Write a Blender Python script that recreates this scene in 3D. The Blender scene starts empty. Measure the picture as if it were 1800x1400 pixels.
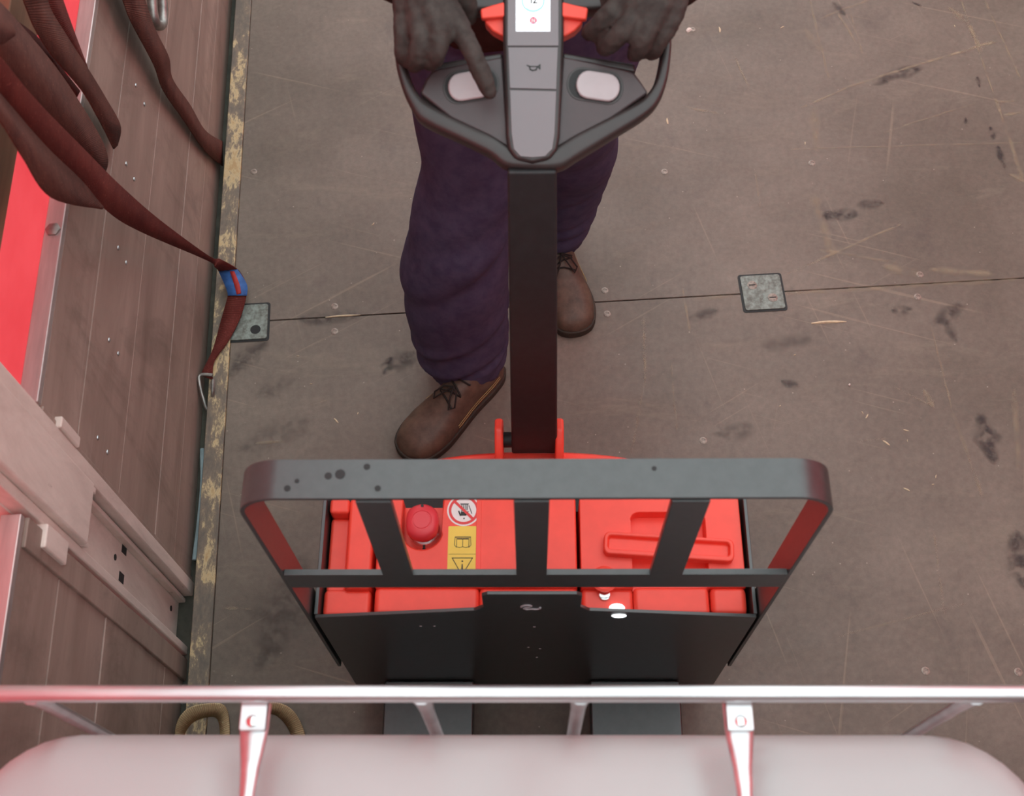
import bpy, bmesh, math, random
from mathutils import Vector, Matrix, noise

# ------------------------------------------------------------------ camera, world, exposure
F_PX, PITCH, ROLL, CAM_H = 2006.0, math.radians(63.41), math.radians(1.935), 2.30
TH = math.radians(1.505)       # yaw of the trailer
PH = math.radians(-1.915)      # yaw of the pallet truck and the tank
scene = bpy.context.scene
CAM = Vector((0, 0, CAM_H))
FWD = Vector((0, math.cos(PITCH), -math.sin(PITCH)))
_dn = Vector((0, -math.sin(PITCH), -math.cos(PITCH)))
_rt = Vector((1, 0, 0))
RGT = math.cos(ROLL) * _rt + math.sin(ROLL) * _dn
DWN = -math.sin(ROLL) * _rt + math.cos(ROLL) * _dn
cam_d = bpy.data.cameras.new('camera')
cam = bpy.data.objects.new('camera', cam_d)
scene.collection.objects.link(cam)
m3 = Matrix((RGT, -DWN, -FWD)).transposed()
cam.matrix_world = Matrix.Translation(CAM) @ m3.to_4x4()
cam_d.sensor_width = 36.0
cam_d.lens = F_PX / 1800 * 36
cam_d.clip_start = 0.05
cam_d.dof.use_dof = True
cam_d.dof.focus_distance = 2.35
cam_d.dof.aperture_fstop = 6.3
scene.camera = cam

world = bpy.data.worlds.new('overcast_sky')
scene.world = world
world.use_nodes = True
bg = world.node_tree.nodes['Background']
bg.inputs[0].default_value = (0.90, 0.99, 1.0, 1)
bg.inputs[1].default_value = 2.2
vs = scene.view_settings
vs.view_transform = 'Standard'
vs.look = 'None'
vs.gamma = 1
vs.use_curve_mapping = False
vs.exposure = 0.0

# ------------------------------------------------------------------ pixel helpers (1800 x 1400 frame)
def ray(px, py):
    return RGT * ((px - 900) / F_PX) + DWN * ((py - 700) / F_PX) + FWD
def rz(v, a):
    c, s = math.cos(a), math.sin(a)
    return Vector((c * v[0] - s * v[1], s * v[0] + c * v[1], v[2]))
def on_z(px, py, z):                         # world point on a level plane
    d = ray(px, py)
    return CAM + d * ((z - CAM_H) / d.z)
def tr_z(px, py, z):                         # the same in the trailer's frame
    return rz(on_z(px, py, z), -TH)
def tr_x(px, py, X):                         # point on a plane parallel to the side wall
    d = rz(ray(px, py), -TH)
    c = rz(CAM, -TH)
    return c + d * ((X - c.x) / d.x)
TRUCK = Vector((.007, .49, 0))
def tl_z(px, py, z):                         # truck frame, origin in the middle of the front plate
    return rz(on_z(px, py, z), -PH) - TRUCK
def tl_y(px, py, y):
    d = rz(ray(px, py), -PH)
    c = rz(CAM, -PH) - TRUCK
    return c + d * ((y - c.y) / d.y)

# ------------------------------------------------------------------ materials
def new_mat(name):
    m = bpy.data.materials.new(name)
    m.use_nodes = True
    nt = m.node_tree
    return m, nt, nt.nodes['Principled BSDF']
def N(nt, typ, **kw):
    n = nt.nodes.new(typ)
    for k, v in kw.items():
        setattr(n, k, v)
    return n
def lk(nt, a, b):
    nt.links.new(a, b)
def rgb(c):
    return (c[0], c[1], c[2], 1)
def s2l(r, g, b):
    f = lambda u: (u / 255 / 12.92) if u / 255 <= .04045 else ((u / 255 + .055) / 1.055) ** 2.4
    return (f(r), f(g), f(b))
def coords(nt, scale=(1, 1, 1)):
    tc = N(nt, 'ShaderNodeTexCoord')
    mp = N(nt, 'ShaderNodeMapping')
    mp.inputs['Scale'].default_value = scale
    lk(nt, tc.outputs['Object'], mp.inputs[0])
    return mp.outputs[0]
def tex_noise(nt, vec, scale, detail=4, rough=.55, dist=0):
    n = N(nt, 'ShaderNodeTexNoise')
    n.inputs['Scale'].default_value = scale
    n.inputs['Detail'].default_value = detail
    n.inputs['Roughness'].default_value = rough
    n.inputs['Distortion'].default_value = dist
    lk(nt, vec, n.inputs['Vector'])
    return n.outputs['Fac']
def ramp(nt, fac, stops):
    r = N(nt, 'ShaderNodeValToRGB')
    cr = r.color_ramp
    while len(cr.elements) < len(stops):
        cr.elements.new(.5)
    for e, (p, c) in zip(cr.elements, stops):
        e.position = p
        e.color = rgb(c) if len(c) == 3 else c
    lk(nt, fac, r.inputs[0])
    return r.outputs[0]
def mix(nt, fac, a, b, mode='MIX'):
    n = N(nt, 'ShaderNodeMix', data_type='RGBA', blend_type=mode)
    for s, v in ((0, fac), (6, a), (7, b)):
        if hasattr(v, 'links'):
            lk(nt, v, n.inputs[s])
        else:
            n.inputs[s].default_value = v if s == 0 else rgb(v)
    return n.outputs[2]
def bump(nt, bsdf, fac, strength=.2, dist=.002):
    b = N(nt, 'ShaderNodeBump')
    b.inputs['Strength'].default_value = strength
    b.inputs['Distance'].default_value = dist
    lk(nt, fac, b.inputs['Height'])
    lk(nt, b.outputs[0], bsdf.inputs['Normal'])
def simple(name, col, rough=.5, metal=0, var=.12, vscale=14, bumpy=0, bscale=300, spec=.5, stretch=(1, 1, 1), col2=None, coat=0):
    m, nt, b = new_mat(name)
    v = coords(nt, stretch)
    if var or col2:
        f = tex_noise(nt, v, vscale, 5, .6)
        c2 = col2 if col2 else tuple(x * (1 - var) for x in col)
        c1 = col if col2 else tuple(min(1, x * (1 + var)) for x in col)
        lk(nt, ramp(nt, f, [(.35, c2), (.65, c1)]), b.inputs['Base Color'])
    else:
        b.inputs['Base Color'].default_value = rgb(col)
    b.inputs['Roughness'].default_value = rough
    b.inputs['Metallic'].default_value = metal
    b.inputs['Specular IOR Level'].default_value = spec
    b.inputs['Coat Weight'].default_value = coat
    if bumpy:
        bump(nt, b, tex_noise(nt, v, bscale, 2), bumpy, .001)
    return m
def emit(name, col, strength):
    m, nt, b = new_mat(name)
    b.inputs['Base Color'].default_value = rgb(col)
    b.inputs['Emission Color'].default_value = rgb(col)
    b.inputs['Emission Strength'].default_value = strength
    b.inputs['Roughness'].default_value = .3
    return m

def mark_material(name, col, nscale, lo, hi):
    # a stain or scuff lying on the boards: soft across its width (UV), broken up by noise
    m, nt, b = new_mat(name)
    tc = N(nt, 'ShaderNodeTexCoord'); sx_ = N(nt, 'ShaderNodeSeparateXYZ'); lk(nt, tc.outputs['UV'], sx_.inputs[0])
    f = tex_noise(nt, tc.outputs['Object'], nscale, 3, .6)
    edge = ramp(nt, sx_.outputs[0], [(0, (1, 1, 1)), (.35, (.75, .75, .75)), (1, (0, 0, 0))])
    brk = ramp(nt, f, [(lo, (.05, .05, .05)), (hi, (1, 1, 1))])
    a = mix(nt, 1.0, edge, brk, 'MULTIPLY')
    mu = N(nt, 'ShaderNodeMath', operation='MULTIPLY'); lk(nt, a, mu.inputs[0]); lk(nt, sx_.outputs[1], mu.inputs[1])
    lk(nt, mu.outputs[0], b.inputs['Alpha'])
    b.inputs['Base Color'].default_value = rgb(col); b.inputs['Roughness'].default_value = .6
    return m

def floor_material():
    m, nt, b = new_mat('film_faced_plywood')
    v = coords(nt)
    big = tex_noise(nt, v, 2.2, 6, .6)
    col = ramp(nt, big, [(.3, s2l(104, 93, 83)), (.5, s2l(117, 105, 95)), (.7, s2l(130, 117, 106))])
    fine = tex_noise(nt, v, 70, 6, .7)
    col = mix(nt, .55, col, ramp(nt, fine, [(.3, (.72, .72, .72)), (.7, (1.2, 1.2, 1.2))]), 'MULTIPLY')
    # dusty pale smears
    sm = tex_noise(nt, coords(nt, (1, 3.4, 1)), 3.1, 7, .72, .6)
    col = mix(nt, ramp(nt, sm, [(.56, (0, 0, 0)), (.8, (.4, .4, .4))]), col, s2l(160, 146, 128))
    # wandering dark grime
    gr = tex_noise(nt, coords(nt, (1.6, 1, 1)), 4.3, 6, .7, .4)
    col = mix(nt, ramp(nt, gr, [(.58, (0, 0, 0)), (.74, (.5, .5, .5))]), col, s2l(84, 73, 70))
    # fine random hairline scratches in several directions
    for ang, sc, th in ((.35, 9, .69), (1.35, 8, .70), (1.85, 7, .71), (-.5, 10, .71)):
        m0 = N(nt, 'ShaderNodeMapping'); mp = N(nt, 'ShaderNodeMapping'); tc = N(nt, 'ShaderNodeTexCoord')
        m0.inputs['Rotation'].default_value = (0, 0, ang); mp.inputs['Scale'].default_value = (.16, 9, 1)
        lk(nt, tc.outputs['Object'], m0.inputs[0]); lk(nt, m0.outputs[0], mp.inputs[0])
        f = tex_noise(nt, mp.outputs[0], sc, 2, .5)
        col = mix(nt, ramp(nt, f, [(th, (0, 0, 0)), (th + .05, (.24, .24, .24))]), col, s2l(170, 150, 128))
    sp = N(nt, 'ShaderNodeTexVoronoi'); sp.inputs['Scale'].default_value = 26
    lk(nt, v, sp.inputs['Vector'])
    col = mix(nt, ramp(nt, sp.outputs['Distance'], [(.02, (.6, .6, .6)), (.05, (0, 0, 0))]), col, s2l(196, 182, 166))
    lk(nt, col, b.inputs['Base Color'])
    lk(nt, ramp(nt, sm, [(.3, (.42,) * 3), (.7, (.62,) * 3)]), b.inputs['Roughness'])
    b.inputs['Specular IOR Level'].default_value = .35
    wv = tex_noise(nt, coords(nt, (1, 1, 1)), 420, 2)
    bump(nt, b, wv, .25, .0008)
    return m

def wall_material():
    m, nt, b = new_mat('worn_brown_side_board')
    v = coords(nt, (1, .16, 1))
    f = tex_noise(nt, v, 11, 7, .65, .5)
    col = ramp(nt, f, [(.28, s2l(138, 116, 106)), (.5, s2l(158, 135, 124)), (.72, s2l(176, 152, 141))])
    g = tex_noise(nt, coords(nt, (1, .9, .5)), 5, 6, .7, 1.2)
    col = mix(nt, ramp(nt, g, [(.5, (0, 0, 0)), (.72, (.7, .7, .7))]), col, s2l(104, 88, 80))
    h = tex_noise(nt, coords(nt, (1, .03, 1)), 60, 3)
    col = mix(nt, ramp(nt, h, [(.66, (0, 0, 0)), (.74, (.35, .35, .35))]), col, s2l(175, 155, 146))
    lk(nt, col, b.inputs['Base Color'])
    b.inputs['Roughness'].default_value = .5
    b.inputs['Specular IOR Level'].default_value = .4
    bump(nt, b, h, .12, .001)
    return m

def strip_material():
    m, nt, b = new_mat('peeling_painted_steel')
    v = coords(nt, (1.4, .55, 1))
    f = tex_noise(nt, v, 22, 10, .78, .25)
    big = tex_noise(nt, coords(nt, (1, .8, 1)), 5, 3, .5)
    ad = N(nt, 'ShaderNodeMath', operation='MULTIPLY_ADD'); lk(nt, big, ad.inputs[0]); ad.inputs[1].default_value = .55; lk(nt, f, ad.inputs[2])
    f2 = N(nt, 'ShaderNodeMath', operation='SUBTRACT'); lk(nt, ad.outputs[0], f2.inputs[0]); f2.inputs[1].default_value = .275
    col = ramp(nt, f2.outputs[0], [(.38, s2l(104, 95, 86)), (.50, s2l(124, 110, 96)), (.535, s2l(150, 132, 106)), (.57, s2l(200, 178, 138)), (.66, s2l(180, 148, 104))])
    lk(nt, col, b.inputs['Base Color'])
    b.inputs['Roughness'].default_value = .6
    bump(nt, b, f, .5, .002)
    return m

def post_material():
    m, nt, b = new_mat('pale_scuffed_post_paint')
    v = coords(nt, (1, 1, .35))
    f = tex_noise(nt, v, 13, 8, .7, .5)
    col = ramp(nt, f, [(.3, s2l(206, 184, 174)), (.6, s2l(232, 212, 202))])
    r = tex_noise(nt, coords(nt, (2, 2, .6)), 12, 8, .75)
    col = mix(nt, ramp(nt, r, [(.64, (0, 0, 0)), (.7, (.8, .8, .8))]), col, s2l(110, 78, 62))
    lk(nt, col, b.inputs['Base Color'])
    b.inputs['Roughness'].default_value = .5
    return m

def curtain_material():
    m, nt, b = new_mat('red_tarpaulin')
    v = coords(nt, (1, .6, 1))
    f = tex_noise(nt, v, 6, 5, .6)
    col = ramp(nt, f, [(.3, (.76, .20, .22)), (.7, (.84, .27, .29))])
    lk(nt, col, b.inputs['Base Color'])
    b.inputs['Roughness'].default_value = .45
    t = N(nt, 'ShaderNodeBsdfTranslucent')
    lk(nt, col, t.inputs['Color'])
    mx = N(nt, 'ShaderNodeMixShader'); mx.inputs[0].default_value = .75
    lk(nt, b.outputs[0], mx.inputs[1]); lk(nt, t.outputs[0], mx.inputs[2])
    lk(nt, mx.outputs[0], nt.nodes['Material Output'].inputs[0])
    return m

def webbing(name, c1, c2, along=900):
    m, nt, b = new_mat(name)
    v = coords(nt)
    f = tex_noise(nt, v, 25, 6, .7)
    col = ramp(nt, f, [(.3, c1), (.7, c2)])
    n2 = tex_noise(nt, v, 260, 2)
    col = mix(nt, ramp(nt, n2, [(.62, (0, 0, 0)), (.75, (.5, .5, .5))]), col, tuple(min(1, x * 2.2 + .03) for x in c2))
    w = N(nt, 'ShaderNodeTexWave'); w.inputs['Scale'].default_value = 75; w.inputs['Distortion'].default_value = .5
    mp = N(nt, 'ShaderNodeMapping'); tc = N(nt, 'ShaderNodeTexCoord'); lk(nt, tc.outputs['UV'], mp.inputs[0]); lk(nt, mp.outputs[0], w.inputs[0])
    w.bands_direction = 'Y'
    col = mix(nt, .5, col, ramp(nt, w.outputs['Fac'], [(.2, (.6, .6, .6)), (.8, (1.15, 1.15, 1.15))]), 'MULTIPLY')
    lk(nt, col, b.inputs['Base Color'])
    b.inputs['Roughness'].default_value = .8
    b.inputs['Specular IOR Level'].default_value = .2
    bump(nt, b, w.outputs['Fac'], .5, .001)
    return m

def bottle_material():
    m, nt, b = new_mat('white_tank_plastic')
    v = coords(nt)
    f = tex_noise(nt, v, 4, 3)
    lk(nt, ramp(nt, f, [(.3, (.49, .475, .47)), (.7, (.53, .515, .51))]), b.inputs['Base Color'])
    b.inputs['Roughness'].default_value = .38
    t = N(nt, 'ShaderNodeBsdfTranslucent'); t.inputs['Color'].default_value = (.8, .8, .8, 1)
    mx = N(nt, 'ShaderNodeMixShader'); mx.inputs[0].default_value = .15
    lk(nt, b.outputs[0], mx.inputs[1]); lk(nt, t.outputs[0], mx.inputs[2])
    lk(nt, mx.outputs[0], nt.nodes['Material Output'].inputs[0])
    return m

M = {}
M['floor'] = floor_material()
M['wall'] = wall_material()
M['stain'] = mark_material('dark_floor_stain', s2l(66, 57, 56), 42, .36, .58)
M['scuff'] = mark_material('pale_floor_scuff', s2l(172, 153, 128), 30, .36, .62)
M['strip'] = strip_material()
M['post'] = post_material()
M['curtain'] = curtain_material()
M['groove'] = simple('dark_groove_steel', s2l(72, 70, 60), .7, 0, .3, 20)
M['gasket'] = simple('pale_blue_foam', s2l(150, 170, 175), .7, 0, .15, 30)
M['alu'] = simple('scuffed_aluminium_edge', (.62, .55, .53), .42, .75, .2, 30, .1, 200, stretch=(1, .1, 1))
M['steel'] = simple('dull_steel', (.32, .30, .28), .45, .85, .3, 40)
M['galv'] = simple('galvanised_tube', (.66, .66, .67), .3, .9, .14, 22, .08, 120, stretch=(.2, 1, 1))
M['screw'] = simple('dull_worn_screw', s2l(140, 126, 116), .45, .35, .35, 160)
M['hole'] = simple('dark_hole', (.02, .02, .02), .8, 0, 0)
M['lath'] = simple('rough_wood_lath', s2l(140, 105, 80), .7, 0, .3, 18, .2, 90, stretch=(1, .08, 1))
M['plate'] = simple('worn_green_grey_plate', s2l(140, 150, 142), .55, .1, .4, 90, .3, 160, col2=s2l(98, 98, 90))
M['web'] = webbing('brown_webbing', s2l(74, 38, 32), s2l(104, 60, 50))
M['web_red'] = webbing('maroon_webbing', s2l(90, 34, 30), s2l(112, 52, 45))
M['web_beige'] = webbing('beige_webbing', s2l(176, 150, 114), s2l(205, 178, 138))
M['tag'] = simple('blue_tag_fabric', s2l(52, 96, 160), .7, 0, .25, 60)
M['tag_red'] = simple('red_tag_stripe', s2l(165, 40, 35), .7, 0, .2, 60)
M['black'] = simple('black_powder_coat', (.029, .034, .034), .36, 0, .18, 60, .06, 700, spec=1.0)
M['arm'] = simple('satin_black_arm', (.017, .018, .019), .58, 0, .15, 60, .05, 700, spec=.5)
M['red'] = simple('red_moulded_plastic', (.92, .075, .046), .42, 0, .05, 20, .03, 500)
M['button_red'] = simple('pinkish_red_button', (.72, .045, .06), .4, 0, .04, 20)
M['dark'] = simple('dark_cavity_plastic', (.012, .012, .012), .6, 0, .1)
M['head'] = simple('charcoal_moulded_plastic', (.032, .025, .024), .42, 0, .12, 30, .05, 600, spec=.6)
M['wing'] = simple('grey_wing_plastic', (.055, .036, .038), .42, 0, .08, 30, .04, 600, spec=.6)
M['gloss'] = simple('glossy_grey_panel', (.16, .135, .145), .12, 0, .04, 10, spec=.8)
M['btn'] = simple('pale_grey_button', (.46, .43, .44), .4, 0, .05, 20)
M['white'] = simple('white_print', (.82, .82, .80), .5, 0, 0)
M['signred'] = simple('red_print', (.72, .05, .05), .5, 0, 0)
M['yellow'] = simple('yellow_print', (.86, .64, .09), .5, 0, .05)
M['ink'] = simple('black_print', (.015, .014, .012), .5, 0, 0)
M['logo'] = simple('pale_logo_print', (.42, .42, .44), .4, 0, 0)
M['chrome'] = simple('bright_metal', (.8, .8, .8), .2, 1, .1)
M['led'] = emit('lit_led', (.92, .98, 1.0), 2.6)
M['screen'] = emit('lit_screen', (.90, .97, 1.0), .95)
M['scr_blue'] = emit('screen_blue_marks', (.25, .55, .72), .6)
M['scr_pale'] = emit('screen_pale_marks', (.52, .75, .85), .8)
M['scr_red'] = emit('screen_red_mark', (.50, .05, .12), .6)
M['trousers'] = simple('navy_work_cloth', s2l(80, 75, 99), .85, 0, .14, 40, .25, 900, spec=.15, col2=s2l(66, 61, 86))
M['jacket'] = simple('dark_brown_cloth', s2l(58, 40, 36), .85, 0, .15, 40, .2, 700, spec=.15)
M['glove'] = simple('dark_grey_glove', s2l(72, 66, 62), .7, 0, .2, 55, .25, 420, spec=.25, col2=s2l(54, 48, 45))
M['shoe'] = simple('worn_brown_leather', s2l(104, 84, 70), .5, 0, .3, 35, .25, 260, spec=.4, col2=s2l(78, 62, 52))
M['sole'] = simple('dark_shoe_sole', s2l(56, 47, 38), .75, 0, .25, 60)
M['lace'] = simple('black_lace', s2l(34, 28, 25), .8, 0, .2, 200)
M['stitch'] = simple('tan_stitching', s2l(170, 140, 90), .8, 0, .1)
M['skin'] = simple('skin', (.52, .32, .24), .5, 0, .08, 20)
M['hair'] = simple('brown_hair', (.05, .032, .022), .6, 0, .3, 80, .4, 200)
M['chip'] = simple('pale_wood_chip', s2l(214, 192, 160), .7, 0, .15, 90)
M['crumb'] = simple('white_plaster_crumb', s2l(222, 205, 195), .7, 0, .1, 90)
M['bottle'] = bottle_material()
M['headboard'] = simple('front_bulkhead_panel', s2l(120, 104, 98), .6, 0, .15, 6)

# ------------------------------------------------------------------ mesh helpers
COL = scene.collection
class MB:
    def __init__(self):
        self.v, self.f, self.uv = [], [], {}
    def add(self, vs_, fs):
        o = len(self.v)
        self.v += [tuple(p) for p in vs_]
        self.f += [tuple(i + o for i in q) for q in fs]
        return self
    def box(self, a, b):
        x0, y0, z0 = a; x1, y1, z1 = b
        return self.add([(x0, y0, z0), (x1, y0, z0), (x1, y1, z0), (x0, y1, z0), (x0, y0, z1), (x1, y0, z1), (x1, y1, z1), (x0, y1, z1)],
                        [(0, 3, 2, 1), (4, 5, 6, 7), (0, 1, 5, 4), (1, 2, 6, 5), (2, 3, 7, 6), (3, 0, 4, 7)])
    def prism(self, pts, w0, w1, fn=None):   # 2D outline (any order), extruded; fn maps (u, v, w)
        a = sum(pts[i][0] * pts[(i + 1) % len(pts)][1] - pts[(i + 1) % len(pts)][0] * pts[i][1] for i in range(len(pts)))
        if a < 0: pts = pts[::-1]
        fn = fn or (lambda u, v, w: (u, v, w))
        n = len(pts)
        vs_ = [fn(p[0], p[1], w0) for p in pts] + [fn(p[0], p[1], w1) for p in pts]
        fs = [tuple(range(n - 1, -1, -1)), tuple(range(n, 2 * n))]
        fs += [(i, (i + 1) % n, n + (i + 1) % n, n + i) for i in range(n)]
        return self.add(vs_, fs)
    def loft(self, rings, cap=True, closed=False):
        n = len(rings[0]); vs_ = [p for r in rings for p in r]; fs = []
        k = len(rings)
        for i in range(k if closed else k - 1):
            a, b = i * n, ((i + 1) % k) * n
            for j in range(n):
                fs.append((a + j, a + (j + 1) % n, b + (j + 1) % n, b + j))
        if cap and not closed:
            fs.append(tuple(range(n - 1, -1, -1))); fs.append(tuple(range((k - 1) * n, k * n)))
        return self.add(vs_, fs)
    def tube(self, pts, r, n=10, flat=1.0, cap=True, up=None, closed=False):
        pts = [Vector(p) for p in pts]
        rs = r if isinstance(r, (list, tuple)) else [r] * len(pts)
        rings = []; ref = Vector(up) if up else None
        for i, p in enumerate(pts):
            if closed:
                t = (pts[(i + 1) % len(pts)] - pts[i - 1]).normalized()
            else:
                t = (pts[min(i + 1, len(pts) - 1)] - pts[max(i - 1, 0)]).normalized()
            if ref is None:
                ref = Vector((0, 0, 1)) if abs(t.z) < .9 else Vector((1, 0, 0))
            a = (ref - t * ref.dot(t))
            a = a.normalized() if a.length > 1e-6 else t.orthogonal().normalized()
            b = t.cross(a)
            if not up: ref = a
            rings.append([p + rs[i] * (math.cos(q) * b + math.sin(q) * a * flat) for q in (2 * math.pi * j / n for j in range(n))])
        return self.loft(rings, cap, closed)
    def lathe(self, prof, c=(0, 0, 0), n=24, fn=None):
        rings = [[(c[0] + r * math.cos(a), c[1] + r * math.sin(a), c[2] + z) for a in (2 * math.pi * j / n for j in range(n))] for r, z in prof]
        if fn: rings = [[fn(*p) for p in r] for r in rings]
        return self.loft(rings)
    def ribbon(self, L, R):
        k = len(L); o = len(self.v)
        self.v += [tuple(p) for p in L] + [tuple(p) for p in R]
        d = 0
        ds = [0]
        for i in range(1, k):
            d += (Vector(L[i]) - Vector(L[i - 1])).length; ds.append(d)
        for i in range(k - 1):
            self.uv[len(self.f)] = [(0, ds[i]), (0, ds[i + 1]), (.05, ds[i + 1]), (.05, ds[i])]
            self.f.append((o + i, o + i + 1, o + k + i + 1, o + k + i))
        return self
    def mesh(self, name):
        me = bpy.data.meshes.new(name)
        me.from_pydata(self.v, [], self.f)
        bm = bmesh.new(); bm.from_mesh(me)
        if not self.uv: bmesh.ops.recalc_face_normals(bm, faces=bm.faces)
        bm.to_mesh(me); bm.free()
        if self.uv:
            uv = me.uv_layers.new(name='uv')
            for p in me.polygons:
                if p.index in self.uv:
                    for li, c in zip(p.loop_indices, self.uv[p.index]): uv.data[li].uv = c
        return me
    def build(self, name, mat, parent=None, bevel=0, seg=2, smooth=40, solid=0, sub=0):
        me = self.mesh(name)
        me.polygons.foreach_set('use_smooth', [True] * len(me.polygons))
        if not sub: me.set_sharp_from_angle(angle=math.radians(smooth))
        me.materials.append(M[mat])
        o = bpy.data.objects.new(name, me)
        COL.objects.link(o)
        if parent is not None: o.parent = parent
        if solid:
            md = o.modifiers.new('thickness', 'SOLIDIFY'); md.thickness = solid; md.offset = 0
        if bevel:
            md = o.modifiers.new('bevel', 'BEVEL'); md.width = bevel; md.segments = seg; md.limit_method = 'ANGLE'; md.angle_limit = math.radians(35); md.harden_normals = True
        if sub:
            md = o.modifiers.new('sub', 'SUBSURF'); md.levels = sub; md.render_levels = sub
        return o
def empty(name, loc=(0, 0, 0), rot=0):
    o = bpy.data.objects.new(name, None); o.location = loc; o.rotation_euler = (0, 0, rot); o.empty_display_size = .1
    COL.objects.link(o); return o
def tag(o, label, cat, group=None):
    o['label'] = label; o['category'] = cat
    if group: o['group'] = group
    return o
def struct(o):
    o['kind'] = 'structure'; return o
def in_trailer(o):
    o.rotation_euler = (0, 0, TH); return o
def spline(pts, n):                          # Catmull-Rom through points of any dimension
    out = []; k = len(pts)
    for i in range(n):
        t = i / (n - 1) * (k - 1); j = min(int(t), k - 2); u = t - j
        p0, p1, p2, p3 = pts[max(j - 1, 0)], pts[j], pts[j + 1], pts[min(j + 2, k - 1)]
        out.append(tuple(.5 * (2 * b + (c - a) * u + (2 * a - 5 * b + 4 * c - d) * u * u + (3 * b - a - 3 * c + d) * u ** 3) for a, b, c, d in zip(p0, p1, p2, p3)))
    return out
def arc(cx, cy, r, a0, a1, n=8):
    return [(cx + r * math.cos(math.radians(a0 + (a1 - a0) * i / n)), cy + r * math.sin(math.radians(a0 + (a1 - a0) * i / n))) for i in range(n + 1)]
def rrect(x0, y0, x1, y1, r, n=5):
    return arc(x1 - r, y1 - r, r, 0, 90, n) + arc(x0 + r, y1 - r, r, 90, 180, n) + arc(x0 + r, y0 + r, r, 180, 270, n) + arc(x1 - r, y0 + r, r, 270, 360, n)
def place_root(o, loc):                      # put an Empty at loc (its own frame rotated) and shift nothing else
    o.location = loc; return o
def remeshed(mb, voxel, smooth_it=6, disp=None):
    me = mb.mesh('tmp')
    o = bpy.data.objects.new('tmp', me); COL.objects.link(o)
    r = o.modifiers.new('r', 'REMESH'); r.mode = 'VOXEL'; r.voxel_size = voxel
    s = o.modifiers.new('s', 'SMOOTH'); s.factor = .5; s.iterations = smooth_it
    dg = bpy.context.evaluated_depsgraph_get()
    nm = bpy.data.meshes.new_from_object(o.evaluated_get(dg))
    bpy.data.objects.remove(o)
    if disp:
        ns = [v.normal.copy() for v in nm.vertices]
        for v, n in zip(nm.vertices, ns): v.co += n * disp(v.co, n)
    nm.polygons.foreach_set('use_smooth', [True] * len(nm.polygons))
    return nm
def mesh_obj(name, me, mat, parent=None):
    me.name = name; me.materials.clear(); me.materials.append(M[mat])
    o = bpy.data.objects.new(name, me); COL.objects.link(o)
    if parent is not None: o.parent = parent
    return o

# ================================================================== THE TRAILER (trailer frame: X across, Y along, Z up)
XW = -.68                                    # inner face of the side wall
Y0, Y1 = -1.15, 4.2
def t_empty(name, c):
    o = empty(name, rz(Vector(c), TH), TH); return o
floor = struct(empty('floor', (0, 0, 0), TH))
MB().box((-.613, Y0, -.03), (1.86, 1.3885, 0)).build('plywood_panel', 'floor', floor, .0012)
MB().box((-.613, 1.3915, -.03), (1.86, Y1, 0)).build('plywood_panel', 'floor', floor, .0012)
MB().box((-.72, Y0, -.09), (1.86, Y1, -.05)).build('subframe', 'groove', floor)
MB().box((-.613, 1.38, -.05), (1.86, 1.40, -.012)).build('joist', 'dark', floor)
scr_m = None
for px, py in [(1063, 511), (1067, 552), (1168, 302), (588, 539), (588, 583), (1427, 287), (446, 302), (1217, 52), (1236, 775), (1613, 522), (1617, 483), (1627, 1180), (1790, 1182)]:
    p = tr_z(px, py, 0)
    if scr_m is None:
        scr_m = MB().lathe([(.0085, -.002), (.0085, .0006), (.0065, .0012), (.0048, .0012), (.0044, .0004), (.0005, .0004)], n=18).build('screw_head', 'screw', floor)
        so = scr_m
    else:
        so = scr_m.copy(); COL.objects.link(so)
    so.location = (p.x, p.y, 0)

# --- stains and scuffs on the boards
STAINS = [(1465, 379, 1490, 377, .03, .75), (1520, 360, 1540, 358, .022, .6), (1555, 138, 1612, 122, .022, .7), (1540, 148, 1555, 145, .014, .5),
              (1742, 228, 1746, 240, .012, .9), (1755, 262, 1764, 290, .014, .9), (1718, 138, 1722, 150, .009, .8), (1697, 210, 1699, 218, .008, .8),
              (1655, 562, 1680, 545, .03, .6), (1668, 575, 1676, 592, .02, .5), (1728, 748, 1742, 795, .033, .85), (1577, 546, 1592, 544, .018, .5),
              (1222, 560, 1250, 550, .022, .45), (1383, 674, 1392, 676, .018, .6), (1280, 762, 1305, 758, .035, .35), (1365, 605, 1400, 598, .04, .3),
              (690, 640, 720, 630, .035, .6), (680, 648, 684, 640, .02, .7), (470, 690, 500, 675, .03, .3), (540, 562, 620, 556, .026, .6), (450, 780, 520, 750, .05, .25),
              (1470, 10, 1480, 20, .02, .5), (1610, 6, 1614, 8, .012, .7), (1790, 960, 1800, 1010, .04, .7), (420, 640, 445, 620, .05, .5), (510, 1030, 480, 1120, .08, .35)]
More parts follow.
